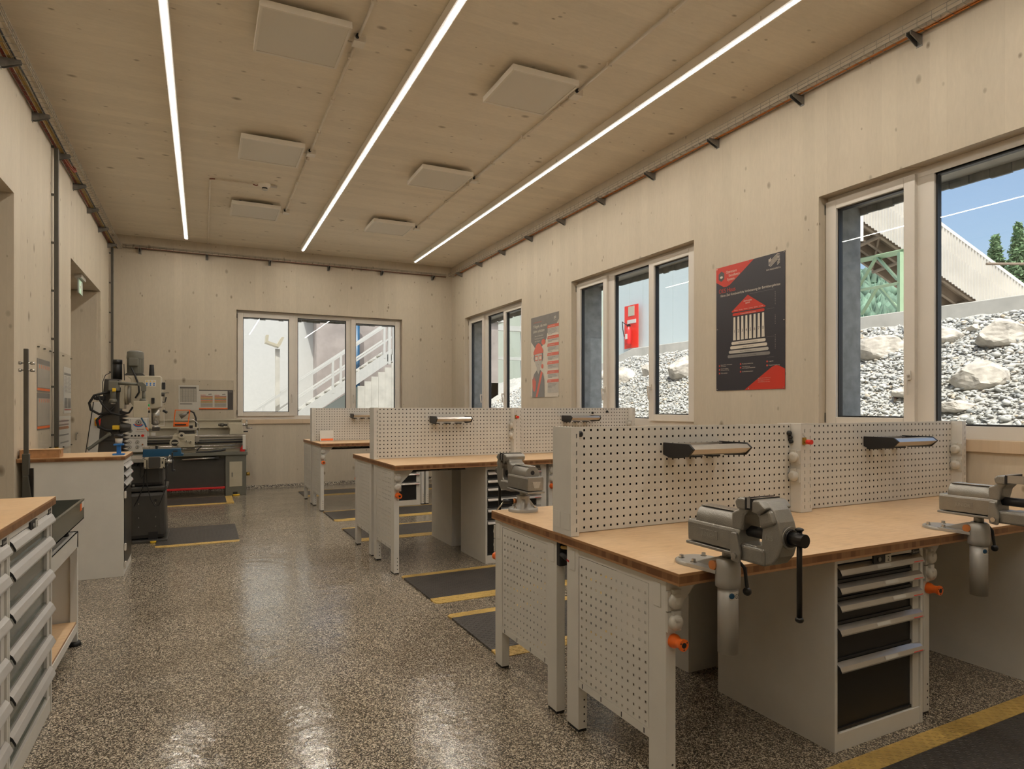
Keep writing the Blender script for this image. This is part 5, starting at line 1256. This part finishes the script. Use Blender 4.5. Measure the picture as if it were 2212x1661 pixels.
# ================================================================== anti-fatigue mats
def fmat(x, y0, y1, x1, label, rz=BR, ybw=.11, loc=None, ends=True, rot=True):
    o = bw(x, y0) if rot else (x, y0, 0)
    r = thing('floor_mat', label, 'mat', o, rz, 'black rubber mats with yellow edges'); Wd, D = x1-x, y1-y0
    MB().prism([(0, ybw), (Wd, ybw), (Wd, D-ybw), (0, D-ybw)], 'z', 0, .013).build('rubber_field', 'matblack', r, .003)
    for a, b, s in ((0, ybw, 1), (D-ybw, D, -1)):
        if s > 0: poly = [(.03, a), (Wd-.03, a), (Wd, a+.03), (Wd, b), (0, b), (0, a+.03)]
        else: poly = [(0, a), (Wd, a), (Wd, b-.03), (Wd-.03, b), (.03, b), (0, b-.03)]
        n = len(poly); m = MB(); zz = lambda p: .003 if ((s > 0 and p[1] < a+.031) or (s < 0 and p[1] > b-.031)) else .013
        m.add([(p[0], p[1], 0) for p in poly]+[(p[0], p[1], zz(p)) for p in poly], [tuple(range(n-1, -1, -1)), tuple(range(n, 2*n))]+[(i, (i+1) % n, n+(i+1) % n, n+i) for i in range(n)])
        m.build('yellow_edge', 'matyellow', r)
    return r
fmat(1.60, .88, 1.745, 4.55, 'yellow-edged black mat in the lower right corner, in front of the nearest workbenches')
fmat(1.605, 3.365, 4.235, 4.50, 'mat directly behind the nearest bench row, its corner showing left of the bench legs')
fmat(1.622, 4.500, 5.385, 4.50, 'mat in front of the middle bench row, long yellow corner in the aisle')
fmat(1.628, 6.975, 7.835, 4.50, 'mat directly behind the middle bench row')
fmat(1.660, 8.330, 9.205, 4.50, 'mat in front of the farthest bench row')
fmat(1.677, 10.875, 11.665, 4.50, 'mat between the farthest bench row and the back wall')
fmat(-.447, 7.585, 8.755, .362, 'ribbed grey mat lying alone on the floor to the right of the milling machine', 0, .05, rot=False)
r = fmat(-.62, 10.66, 11.52, .33, 'mat in front of the lathe with a yellow right end', 0, .045, rot=False)
MB().box(.95, 1.05, 0, .86, .0, .012).build('yellow_edge', 'matyellow', r)

# ================================================================== milling / drilling machine (faces the aisle)
t = thing('milling_machine', 'dark grey and cream column milling machine with grey motor on top', 'machine', (0, 8.2, 0))
b = lambda m, n_, mt='mgrey', bv=.006, par=None: m.build(n_, mt, par or t, bv)
MB_ = MB
base = b(MB().prism([(-1.02, 0), (-.345, 0), (-.345, .03), (-1.02, .03)], 'y', -.30, .32), 'base_plate', 'mgrey')
m = MB(); prof = [(-1.0, .03), (-.362, .03), (-.372, .55), (-1.0, .55)]
ped = b(MB().prism(prof, 'y', -.245, .26), 'pedestal', 'mgrey', .05)
b(MB().prism([(-1.0, .55), (-.355, .55), (-.350, .60), (-1.0, .60)], 'y', -.26, .27), 'pedestal_band', 'mgrey', .012)
b(MB().prism([(-1.0, .60), (-.385, .60), (-.395, .84), (-1.0, .84)], 'y', -.20, .22), 'upper_pedestal', 'mgrey', .04)
m = MB()
for x in (-.62, -.46):
    for z in (.17, .27, .42): m.cyl((x, -.2455, z), (x, -.2480, z), .006, n=8)
m.build('bolt', 'steel', ped); MB().box(-.53, -.44, -.2475, -.244, .03, .11).build('foot_opening', 'black', ped)
MB().cyl((-.46, -.246, .45), (-.46, -.249, .45), .014, n=14).build('plug', 'black', ped)
MB().cyl((-.48, -.30, .0), (-.48, -.30, .02), .03, n=14).build('levelling_foot', 'yellow', base)
b(MB().prism([(-1.02, .80), (-.80, .80), (-.812, 1.76), (-.945, 1.76)], 'y', -.14, .16), 'column', 'mgrey', .01)
b(MB().prism([(-.95, 1.10), (-.81, 1.10), (-.81, 1.25), (-.95, 1.27)], 'y', -.16, -.14), 'crank_plate', 'mgrey', .004)
cr = MB().cyl((-.895, -.16, 1.17), (-.895, -.22, 1.17), .022, n=14).build('elevating_crank', 'mgrey2', t)
MB().tube([(-.885, -.21, 1.175), (-.97, -.22, 1.11), (-1.05, -.23, 1.04), (-1.075, -.235, 1.025)], .016, 10).cyl((-1.07, -.235, 1.027), (-1.082, -.235, 1.02), .021, n=10).build('crank_arm', 'mgrey2', cr)
# black feed motor, grey spindle motor, knob
b(MB().cyl((-.840, 0, 1.76), (-.840, 0, 1.95), .046, n=24).cyl((-.840, 0, 1.925), (-.840, 0, 1.975), .048, n=24), 'feed_motor', 'black', 0)
hd = b(MB().prism([(-.745, 1.80), (-.42, 1.80), (-.415, 1.785), (-.415, 1.46), (-.46, 1.44), (-.66, 1.44), (-.70, 1.50), (-.70, 1.76)], 'y', -.15, .15), 'head_housing', 'cream', .008)
mo = b(MB().cyl((-.67, 0, 1.825), (-.67, 0, 2.0), .078, n=28).cyl((-.67, 0, 1.99), (-.67, 0, 2.065), .084, .080, 28).cyl((-.67, 0, 2.065), (-.67, 0, 2.078), .080, .060, 28), 'spindle_motor', 'mgrey2', .002)
MB().prism([(-.77, 1.808), (-.575, 1.808), (-.60, 1.828), (-.745, 1.828)], 'y', -.10, .10).build('motor_flange', 'mgrey', mo)
MB().box(-.725, -.635, -.115, -.06, 1.905, 1.995).build('terminal_box', 'mgrey2', mo, .008)
m = MB()
for k in range(20):
    a = 2*pi*k/20; m.box(-.67+.079*cos(a)-.002, -.67+.079*cos(a)+.002, .079*sin(a)-.002, .079*sin(a)+.002, 1.84, 1.985)
m.build('cooling_fins', 'mgrey2', mo)
b(MB().cyl((-.512, 0, 1.80), (-.512, 0, 1.93), .028, .022, 18), 'drawbar_cap', 'black', .002)
# turret discs between column and head
b(MB().box(-.81, -.765, -.12, .12, 1.44, 1.735), 'saddle', 'cream', .004)
b(MB().cyl((-.768, 0, 1.60), (-.735, 0, 1.60), .115, n=30), 'turret_disc', 'cream', 0); b(MB().cyl((-.735, 0, 1.60), (-.705, 0, 1.60), .095, n=30), 'turret_disc', 'creamlight', 0)
b(MB().box(-.86, -.795, -.17, -.13, 1.62, 1.67), 'limit_switch', 'black', .004)
m = MB().box(-.565, -.462, -.1515, -.150, 1.685, 1.755); lb = m.build('safety_label', 'white', hd)
m = MB()
for k in range(3): m.prism([(-.558+k*.034, 1.735), (-.540+k*.034, 1.735), (-.549+k*.034, 1.751)], 'y', -.1525, -.1515)
m.build('warning_triangles', 'yellow', lb)
m = MB()
for k in range(3):
    for z in (1.718, 1.699): m.cyl((-.549+k*.034, -.1515, z), (-.549+k*.034, -.1525, z), .0085, n=12)
m.build('pictogram_discs', 'bluebright', lb)
b(MB().box(-.41, -.378, -.04, .04, 1.655, 1.735), 'side_switch', 'black', .004)
hw = MB().cyl((-.415, -.03, 1.60), (-.385, -.03, 1.60), .022, n=14).build('feed_lever_hub', 'mgrey', t, .001)
MB().tube([(-.392, -.03, 1.53), (-.388, -.03, 1.615), (-.34, -.03, 1.62)], .007, 8).build('feed_lever', 'steel', hw)
MB().tube([(-.405, -.05, 1.515), (-.38, -.05, 1.515), (-.368, -.05, 1.57)], .007, 8).build('lock_lever', 'black', hw)
b(MB().box(-.505, -.475, -.17, -.15, 1.50, 1.56), 'depth_stop', 'black', .002)
q_ = b(MB().cyl((-.475, -.02, 1.46), (-.475, -.02, 1.27), .042, n=22).cyl((-.475, -.02, 1.27), (-.475, -.02, 1.20), .030, .034, 22), 'quill', 'steel', 0)
MB().box(-.505, -.43, -.06, .04, 1.195, 1.235).build('chuck', 'mgrey', q_, .004)
gd = MB(); gd.box(-.50, -.492, -.18, .10, 1.25, 1.50).box(-.385, -.380, -.18, .10, 1.25, 1.46).box(-.492, -.385, -.18, -.176, 1.25, 1.46); gd.build('chip_guard', 'acrylic', t)
MB().box(-.385, -.379, -.185, -.175, 1.25, 1.45).box(-.50, -.380, -.185, -.175, 1.25, 1.257).build('guard_edge', 'creamlight', t)
MB().cyl((-.39, -.18, 1.42), (-.355, -.20, 1.40), .014, n=10).build('guard_knob', 'black', t)
# swivelling control arm with hanging box
ar = b(MB().box(-.885, -.80, -.36, -.16, 1.63, 1.735), 'arm_bracket', 'mgrey2', .01)
MB().cyl((-.845, -.33, 1.52), (-.845, -.33, 1.65), .026, n=16).cyl((-.845, -.33, 1.505), (-.845, -.33, 1.545), .042, .030, 16).build('arm_pivot', 'mgrey2', ar)
MB().cyl((-.845, -.33, 1.49), (-.845, -.33, 1.506), .022, n=14).build('nut', 'steel', ar)
MB().cyl((-.80, -.33, 1.708), (-.60, -.33, 1.70), .015, n=12).build('arm_tube', 'mgrey2', ar)
MB().prism([(-.62, 1.72), (-.575, 1.72), (-.542, 1.69), (-.542, 1.63), (-.590, 1.63), (-.590, 1.675), (-.62, 1.69)], 'y', -.36, -.30).cyl((-.566, -.33, 1.53), (-.566, -.33, 1.635), .017, n=14).cyl((-.575, -.33, 1.520), (-.575, -.33, 1.55), .033, .028, 14).build('arm_elbow', 'mgrey2', ar)
bx = b(MB().box(-.657, -.525, -.40, -.27, 1.35, 1.522), 'control_box', 'cream', .004)
MB().cyl((-.525, -.33, 1.478), (-.510, -.33, 1.478), .011, n=12).build('green_button', 'dullgreen', bx); MB().cyl((-.525, -.33, 1.41), (-.505, -.33, 1.41), .013, n=12).build('rotary_switch', 'black', bx); MB().cyl((-.525, -.33, 1.443), (-.512, -.33, 1.443), .009, n=12).build('orange_lamp', 'orange', bx)
b(MB().box(-.848, -.815, -.38, -.355, 1.62, 1.655), 'yellow_clip', 'yellow', .003)
# hoses
b(MB().tube([(-.88, -.22, 1.62), (-.96, -.24, 1.60), (-1.02, -.26, 1.58), (-1.065, -.26, 1.50), (-1.05, -.26, 1.43), (-.98, -.25, 1.385), (-.90, -.22, 1.40), (-.85, -.2, 1.46)], .013, 10), 'hose', 'cable', 0)
b(MB().tube([(-.98, -.3, 1.56), (-.94, -.3, 1.48), (-.87, -.3, 1.40), (-.78, -.32, 1.37), (-.70, -.34, 1.40), (-.665, -.34, 1.46)], .010, 8), 'hose', 'cable', 0)
b(MB().tube([(-.86, -.18, 1.40), (-.95, -.22, 1.38), (-1.0, -.24, 1.32), (-.985, -.24, 1.25), (-.92, -.22, 1.215), (-.82, -.2, 1.21)], .014, 10), 'hose', 'cable', 0)
b(MB().tube([(-.70, -.12, 1.89), (-.66, -.16, 1.80), (-.625, -.18, 1.70), (-.62, -.18, 1.62), (-.655, -.18, 1.555)], .009, 8), 'hose', 'cable', 0)
b(MB().tube([(-.885, -.05, 1.84), (-.94, -.1, 1.80), (-.96, -.15, 1.72), (-.955, -.18, 1.62), (-.99, -.22, 1.57)], .004, 6), 'thin_cable', 'cable', 0)
b(MB().tube([(-.775, -.04, 1.93), (-.77, -.04, 1.75)], .004, 6), 'thin_cable', 'cable', 0)
b(MB().box(-1.01, -.93, -.24, -.16, 1.53, 1.575).cyl((-1.03, -.2, 1.55), (-1.01, -.2, 1.55), .016, n=10), 'hose_union', 'black', .004)
b(MB().box(-.86, -.80, -.26, -.17, 1.22, 1.265), 'yellow_connector', 'yellow', .004)
# bellows between column and table
m = MB()
for k in range(12): m.prism([(-.81, 1.42-k*.042), (-.735, 1.40-k*.042), (-.81, 1.378-k*.042)], 'y', -.12, .12)
b(m, 'bellows', 'black', 0)
b(MB().cyl((-.80, -.13, 1.235), (-.70, -.13, 1.235), .052, .040, 18), 'gearbox_cap', 'mgrey', .004)
# table, swivel vise, power feed
b(MB().box(-.72, -.33, -.28, .30, .865, .905), 'work_table', 'steel', .002)
b(MB().box(-.74, -.36, -.17, .19, .78, .868), 'knee', 'mgrey', .01)
m = MB()
for k in range(7): m.prism([(-.75+k*.03, .86), (-.735+k*.03, .80), (-.72+k*.03, .86)], 'y', -.2, .2)
b(m, 'way_cover', 'black', 0)
pf = b(MB().prism(rr(-.560, -.368, .806, .920, .012), 'y', -.40, -.34), 'feed_unit', 'cream', .002)
MB().prism(rr(-.515, -.405, .812, .932, .015), 'y', -.44, -.40).build('feed_motor_cover', 'mgrey', pf, .006)
m = MB()
for x in (-.55, -.378):
    for z in (.816, .909): m.cyl((x, -.40, z), (x, -.403, z), .006, n=8)
m.box(-.536, -.528, -.405, -.40, .80, .90).box(-.393, -.380, -.404, -.40, .855, .88); m.build('controls', 'black', pf)
hb = b(MB().cyl((-.37, -.30, .87), (-.30, -.30, .87), .030, n=16), 'feed_hub', 'steel', 0)
MB().cyl((-.315, -.30, .87), (-.285, -.30, .87), .022, n=12).box(-.305, -.290, -.32, -.28, .765, .965).cyl((-.30, -.30, .77), (-.27, -.30, .77), .012, n=8).build('feed_handwheel', 'black', hb); MB().cyl((-.345, -.32, .90), (-.315, -.34, .94), .010, n=8).build('clamp_lever', 'steel', hb)
vz = thing('machine_vise', 'low blue machine vise clamped on the milling machine table', 'vise', (0, 8.2, 0))
vb = MB().prism([(-.592, .915), (-.20, .915), (-.19, .94), (-.215, .945), (-.222, 1.0), (-.585, 1.0), (-.588, .945)], 'y', -.16, .0).build('body', 'blue', vz, .004)
MB().box(-.59, -.525, -.15, -.01, .998, 1.024).build('fixed_jaw', 'steel', vz, .002); MB().box(-.523, -.468, -.15, -.01, .998, 1.020).build('moving_jaw', 'steel', vz, .002); MB().box(-.44, -.31, -.15, -.01, .998, 1.025).build('sliding_block', 'steel', vz, .002); MB().box(-.47, -.45, -.15, -.01, .998, 1.032).build('jaw_plate', 'blackmetal', vz, .001)
MB().cyl((-.22, -.08, .988), (-.16, -.08, .988), .006, n=8).build('spindle', 'steel', vz); MB().box(-.298, -.252, -.1615, -.16, .962, .978).build('maker_plate', 'black', vb)
# loose cable loops on the pedestal
b(MB().tube([(-.54, -.38, .81), (-.53, -.37, .62), (-.50, -.36, .48), (-.46, -.36, .40), (-.42, -.36, .41), (-.37, -.36, .55), (-.345, -.36, .75), (-.35, -.34, .86)], .005, 6), 'cable_loop', 'cable', 0)
b(MB().tube([(-.59, -.34, .86), (-.60, -.33, .74), (-.585, -.33, .70), (-.56, -.34, .74), (-.545, -.36, .80)], .005, 6), 'cable_loop', 'cable', 0)
b(MB().tube([(-.56, -.33, .80), (-.57, -.30, .62), (-.62, -.28, .48), (-.66, -.27, .40)], .005, 6), 'cable_loop', 'cable', 0)
# electrical cabinet beside the column
e = thing('electrical_cabinet', 'tall light grey electrical cabinet with red and yellow main switch left of the mill', 'cabinet', (0, 9.5, 0))
MB().prism([(-1.35, .0), (-1.02, .0), (-1.02, 1.525), (-1.225, 1.525), (-1.25, 1.5)], 'y', 0, .25).build('housing', 'creamlight', e, .004); MB().prism([(-1.352, .62), (-1.342, .62), (-1.222, 1.525), (-1.232, 1.525)], 'y', -.004, .0).build('door_gap', 'black', e)
MB().box(-1.215, -1.115, -.008, 0, 1.225, 1.325).build('switch_plate', 'yellow', e); MB().cyl((-1.165, -.008, 1.275), (-1.165, -.035, 1.275), .040, n=20).build('rotary_switch', 'red', e); MB().box(-1.172, -1.158, -.045, -.034, 1.24, 1.31).build('switch_bar', 'redpaint', e)
w = thing('blue_folder', 'blue and white folder standing upright behind the milling column', 'folder', (-1.13, 9.72, 1.525))
MB().box(.0, .045, 0, .02, 0, .20).build('cover', 'bluebright', w); MB().box(.045, .15, .0, .02, 0, .225).build('pages', 'white', w)

# ================================================================== lathe
t = thing('lathe', 'grey and cream engine lathe standing against the back wall', 'machine', (0, 11.6, 0))
b = lambda m, n_, mt='cream', bv=.004, par=None: m.build(n_, mt, par or t, bv)
rp = b(MB().box(.338, .655, 0, .48, .0, .672), 'right_pedestal', 'mgrey2', .006)
dr = MB().box(.398, .592, -.006, 0, .148, .56).build('door', 'cream', rp, .003); MB().box(.43, .446, -.012, -.006, .31, .38).build('latch', 'zinc', dr, .002)
MB().box(.45, .52, -.002, 0, .02, .06).build('foot_opening', 'black', rp); MB().cyl((.50, -.01, .0), (.50, -.01, .022), .055, n=18).build('levelling_foot', 'yellow', rp)
MB().cyl((.655, .1, .34), (.715, .1, .34), .030, n=14).build('pipe_stub', 'brass', rp)
b(MB().box(-1.10, -.56, 0, .48, 0, .672), 'left_pedestal', 'mgrey2', .006)
cp = b(MB().box(-.56, .338, .06, .10, .12, .60), 'front_panel', 'mgrey', .002); b(MB().box(-.56, .338, .10, .14, .55, .672), 'rear_sheet', 'mgrey2', 0)
fb = b(MB().box(-.56, .330, -.03, .04, .125, .155), 'foot_brake_bar', 'redpaint', .004)
b(MB().cyl((-.30, .0, .62), (.19, .0, .632), .015, n=12), 'control_rod', 'steel', 0); b(MB().box(.19, .235, -.02, .02, .615, .65), 'rod_bracket', 'black', .003)
b(MB().box(-1.10, .675, -.03, .52, .670, .722), 'chip_tray', 'mgrey2', .005)
b(MB().box(-1.08, .64, .10, .40, .722, .80), 'bed_foot', 'cream', .004)
b(MB().box(-.80, .62, .12, .36, .80, .965), 'bed', 'cream', .006)
b(MB().box(-.80, .65, .10, .15, .965, .998).box(-.80, .65, .32, .37, .965, .998), 'bed_ways', 'steel', .003)
b(MB().box(.600, .648, .02, .36, .76, .99), 'end_bracket', 'creamlight', .004)
for z, r_, mt in ((.925, .013, 'mgrey'), (.885, .018, 'black'), (.83, .010, 'steel'), (.785, .008, 'steel')): b(MB().cyl((-.80, .055, z), (.60, .055, z), r_, n=10), 'feed_rod', mt, 0)
sb = b(MB().box(-.80, .615, .42, .44, .80, 1.262), 'splash_guard', 'cream', .002); MB().box(-.80, .615, .395, .42, 1.235, 1.262).box(-.80, .40, .37, .42, 1.11, 1.125).box(.598, .615, .36, .42, .98, 1.262).build('guard_lip', 'cream', sb, .002)
# headstock with dials
hs = b(MB().box(-1.085, -.79, .0, .42, .755, 1.29), 'headstock', 'creamlight', .008)
MB().box(-1.08, -.795, -.004, 0, .975, .979).build('panel_joint', 'black', hs)
def dial(x, z, r_, face='creamlight', ring='zinc', nm='dial', hand=True):
    d = MB().cyl((x, 0, z), (x, -.014, z), r_, r_*.9, 20).build(nm, ring, hs); MB().cyl((x, -.014, z), (x, -.016, z), r_*.68, n=18).build('dial_face', face, d)
    if hand: MB().prism([(x-r_*.10, z-r_*.5), (x+r_*.45, z+r_*.25), (x-r_*.35, z+r_*.35)], 'y', -.0185, -.016).build('pointer', 'black', d)
dial(-.905, 1.225, .040); dial(-.905-.11, 1.092, .030, 'zinc'); 
for x in (-.92, -1.025):
    for z in (.915, .838): dial(x, z, .026)
MB().box(-1.022, -1.010, -.02, -.012, 1.10, 1.155).build('lever', 'zinc', hs, .002)
def arc(r0, r1, a0, a1, mt, nm):
    m = MB(); n = 10; vs = []
    for k in range(n+1):
        a = radians(a0+(a1-a0)*k/n); vs += [(-.905+r0*cos(a), -.0012, 1.225+r0*sin(a)*.9), (-.905+r1*cos(a), -.0012, 1.225+r1*sin(a)*.9)]
    m.add(vs, [(2*k, 2*k+1, 2*k+3, 2*k+2) for k in range(n)]); m.build(nm, mt, hs)
arc(.052, .066, -150, -35, 'red', 'red_scale'); arc(.068, .084, -155, -30, 'bluebright', 'blue_scale')
MB().text('ELMAG', (-.925, -.001, 1.105), (1, 0, 0), (0, 0, 1), .028, .088, 'L').build('lettering', 'postred', hs)
MB().text('MULTI-TURN 1500', (-.945, -.001, 1.078), (1, 0, 0), (0, 0, 1), .012, .135, 'L').build('model_lettering', 'postgrey', hs)
for x, mt, r_ in ((-1.045, 'white', .012), (-.995, 'black', .014), (-.948, 'black', .014), (-.900, 'black', .014), (-.848, 'red', .021)):
    MB().cyl((x, 0, 1.015), (x, -.012, 1.015), r_, n=14).build('button', mt, hs)
MB().cyl((-.85, 0, .875), (-.85, -.01, .875), .012, n=12).build('oil_glass', 'copper', hs)
m = MB()
for a in (-1.045, -1.02):
    for z in (1.262, 1.243): m.box(a, a+.010, -.001, 0, z, z+.008)
m.build('printed_squares', 'black', hs)
b(MB().tube([(-.86, -.05, 1.29), (-.84, -.08, 1.25), (-.81, -.10, 1.20), (-.79, -.10, 1.14)], .012, 8), 'coolant_hose', 'blue', 0); b(MB().cyl((-.795, -.10, 1.145), (-.765, -.10, 1.085), .014, .007, 10), 'coolant_nozzle', 'orange', 0)
b(MB().box(-.735, -.675, .04, .05, 1.01, 1.06), 'warning_plate', 'creamlight', .001)
# carriage, cross slide, handwheels
ca = b(MB().box(-.435, -.115, -.02, .10, .815, 1.01), 'apron', 'cream', .008)
MB().box(-.42, -.10, -.01, .40, .995, 1.03).build('saddle', 'cream', ca, .006); MB().cyl((-.40, -.02, .895), (-.40, -.055, .895), .075, n=28).build('handwheel', 'cream', ca, .004)
MB().cyl((-.40, -.056, .895), (-.40, -.060, .895), .052, n=24).build('handwheel_recess', 'black', ca); MB().box(-.445, -.355, -.066, -.058, .885, .905).cyl((-.36, -.06, .86), (-.36, -.11, .86), .010, n=8).build('handwheel_spoke', 'cream', ca)
for x, z, r_ in ((-.305, 1.01, .05), (-.175, .905, .022), (-.235, .92, .018)): d = MB().cyl((x, -.02, z), (x, -.05, z), r_, n=20).build('collar_knob', 'cream', ca, .002); MB().cyl((x, -.05, z), (x, -.056, z), r_*.4, n=14).build('knob_centre', 'black', d)
MB().box(-.37, -.09, .05, .25, 1.085, 1.118).build('compound_slide', 'steel', ca, .003); MB().box(-.35, -.12, .08, .24, 1.03, 1.085).build('cross_slide', 'mgrey', ca, .003); MB().box(-.195, -.145, .06, .16, 1.118, 1.165).build('tool_post', 'black', ca, .002)
MB().cyl((-.085, .03, 1.09), (-.085, .03, .88), .012, n=10).box(-.11, -.05, .0, .06, .90, 1.0).build('stop_rod', 'steel', ca, .002); b(MB().tube([(-.02, -.03, .83), (-.07, -.05, .78), (-.085, -.05, .755)], .010, 8), 'lever', 'black', 0)
sh = thing('splash_shield', 'small orange-framed clear shield over the lathe tool post', 'shield', (-.30, 11.56, 1.15), 0)
m = MB(); m.prism([(-.125, 0), (.095, 0), (.10, .07), (-.12, .07)], 'y', -.012, .0); m.prism([(-.12, .07), (-.105, .07), (-.085, .27), (-.10, .27)], 'y', -.012, 0).prism([(.085, .07), (.10, .07), (.120, .27), (.105, .27)], 'y', -.012, 0).prism([(-.102, .258), (.12, .258), (.121, .272), (-.101, .272)], 'y', -.012, 0)
m.build('frame', 'orange', sh, .002); MB().prism([(-.11, .07), (.09, .07), (.11, .26), (-.09, .26)], 'y', -.008, -.004).build('clear_pane', 'acrylic', sh); MB().box(-.10, .06, -.03, -.012, .025, .042).build('handle', 'black', sh, .003)
b(MB().tube([(-.23, .09, 1.36), (-.18, .10, 1.40), (-.13, .10, 1.37), (-.10, .10, 1.28), (-.10, .10, 1.14)], .014, 8), 'lamp_arm', 'cable', 0); b(MB().cyl((-.23, .09, 1.365), (-.33, .09, 1.305), .022, .042, 16), 'work_lamp', 'zinc', 0)
b(MB().tube([(-.22, .05, 1.28), (-.12, .05, 1.25), (-.06, .05, 1.18), (-.05, .05, 1.08)], .007, 8), 'coolant_pipe', 'steel', 0)
# tailstock
ts = b(MB().prism([(.40, 1.0), (.62, 1.0), (.62, 1.06), (.60, 1.20), (.38, 1.20), (.37, 1.15), (.41, 1.10)], 'y', .14, .34), 'tailstock', 'cream', .01)
MB().cyl((.38, .24, 1.165), (.31, .24, 1.165), .018, n=14).cyl((.315, .24, 1.165), (.26, .24, 1.165), .034, .026, 16).cyl((.26, .24, 1.165), (.235, .24, 1.165), .026, .018, 14).build('drill_chuck', 'zincdark', ts)
w = MB().cyl((.60, .24, 1.165), (.665, .24, 1.165), .02, n=12).cyl((.66, .24, 1.165), (.685, .24, 1.165), .075, .080, 22).build('tailstock_wheel', 'steel', ts, .002); MB().cyl((.685, .20, 1.105), (.76, .20, 1.105), .010, n=8).build('wheel_handle', 'steel', w)
MB().cyl((.62, .18, 1.05), (.69, .18, 1.05), .010, n=8).build('clamp_handle', 'black', ts)
b(MB().tube([(-.10, .02, .725), (.10, .0, .735), (.26, -.01, .75), (.34, -.01, .765)], .016, 8), 'lying_hose', 'black', 0)
o = thing('oil_can', 'small red oil can at the right end of the lathe tray', 'oil can', (.60, 11.66, .722))
MB().lathe((0, 0, 0), [(.038, 0), (.040, .01), (.036, .05), (.016, .085), (.014, .10)], 18).build('can', 'redpaint', o); MB().tube([(0, 0, .10), (-.03, 0, .16), (-.09, 0, .15), (-.13, 0, .09)], .003, 6).build('spout', 'steel', o)
MB().tube([(.02, 0, .10), (.07, 0, .08), (.08, 0, .02), (.04, 0, .03)], .003, 6).build('grip_wire', 'steel', o)
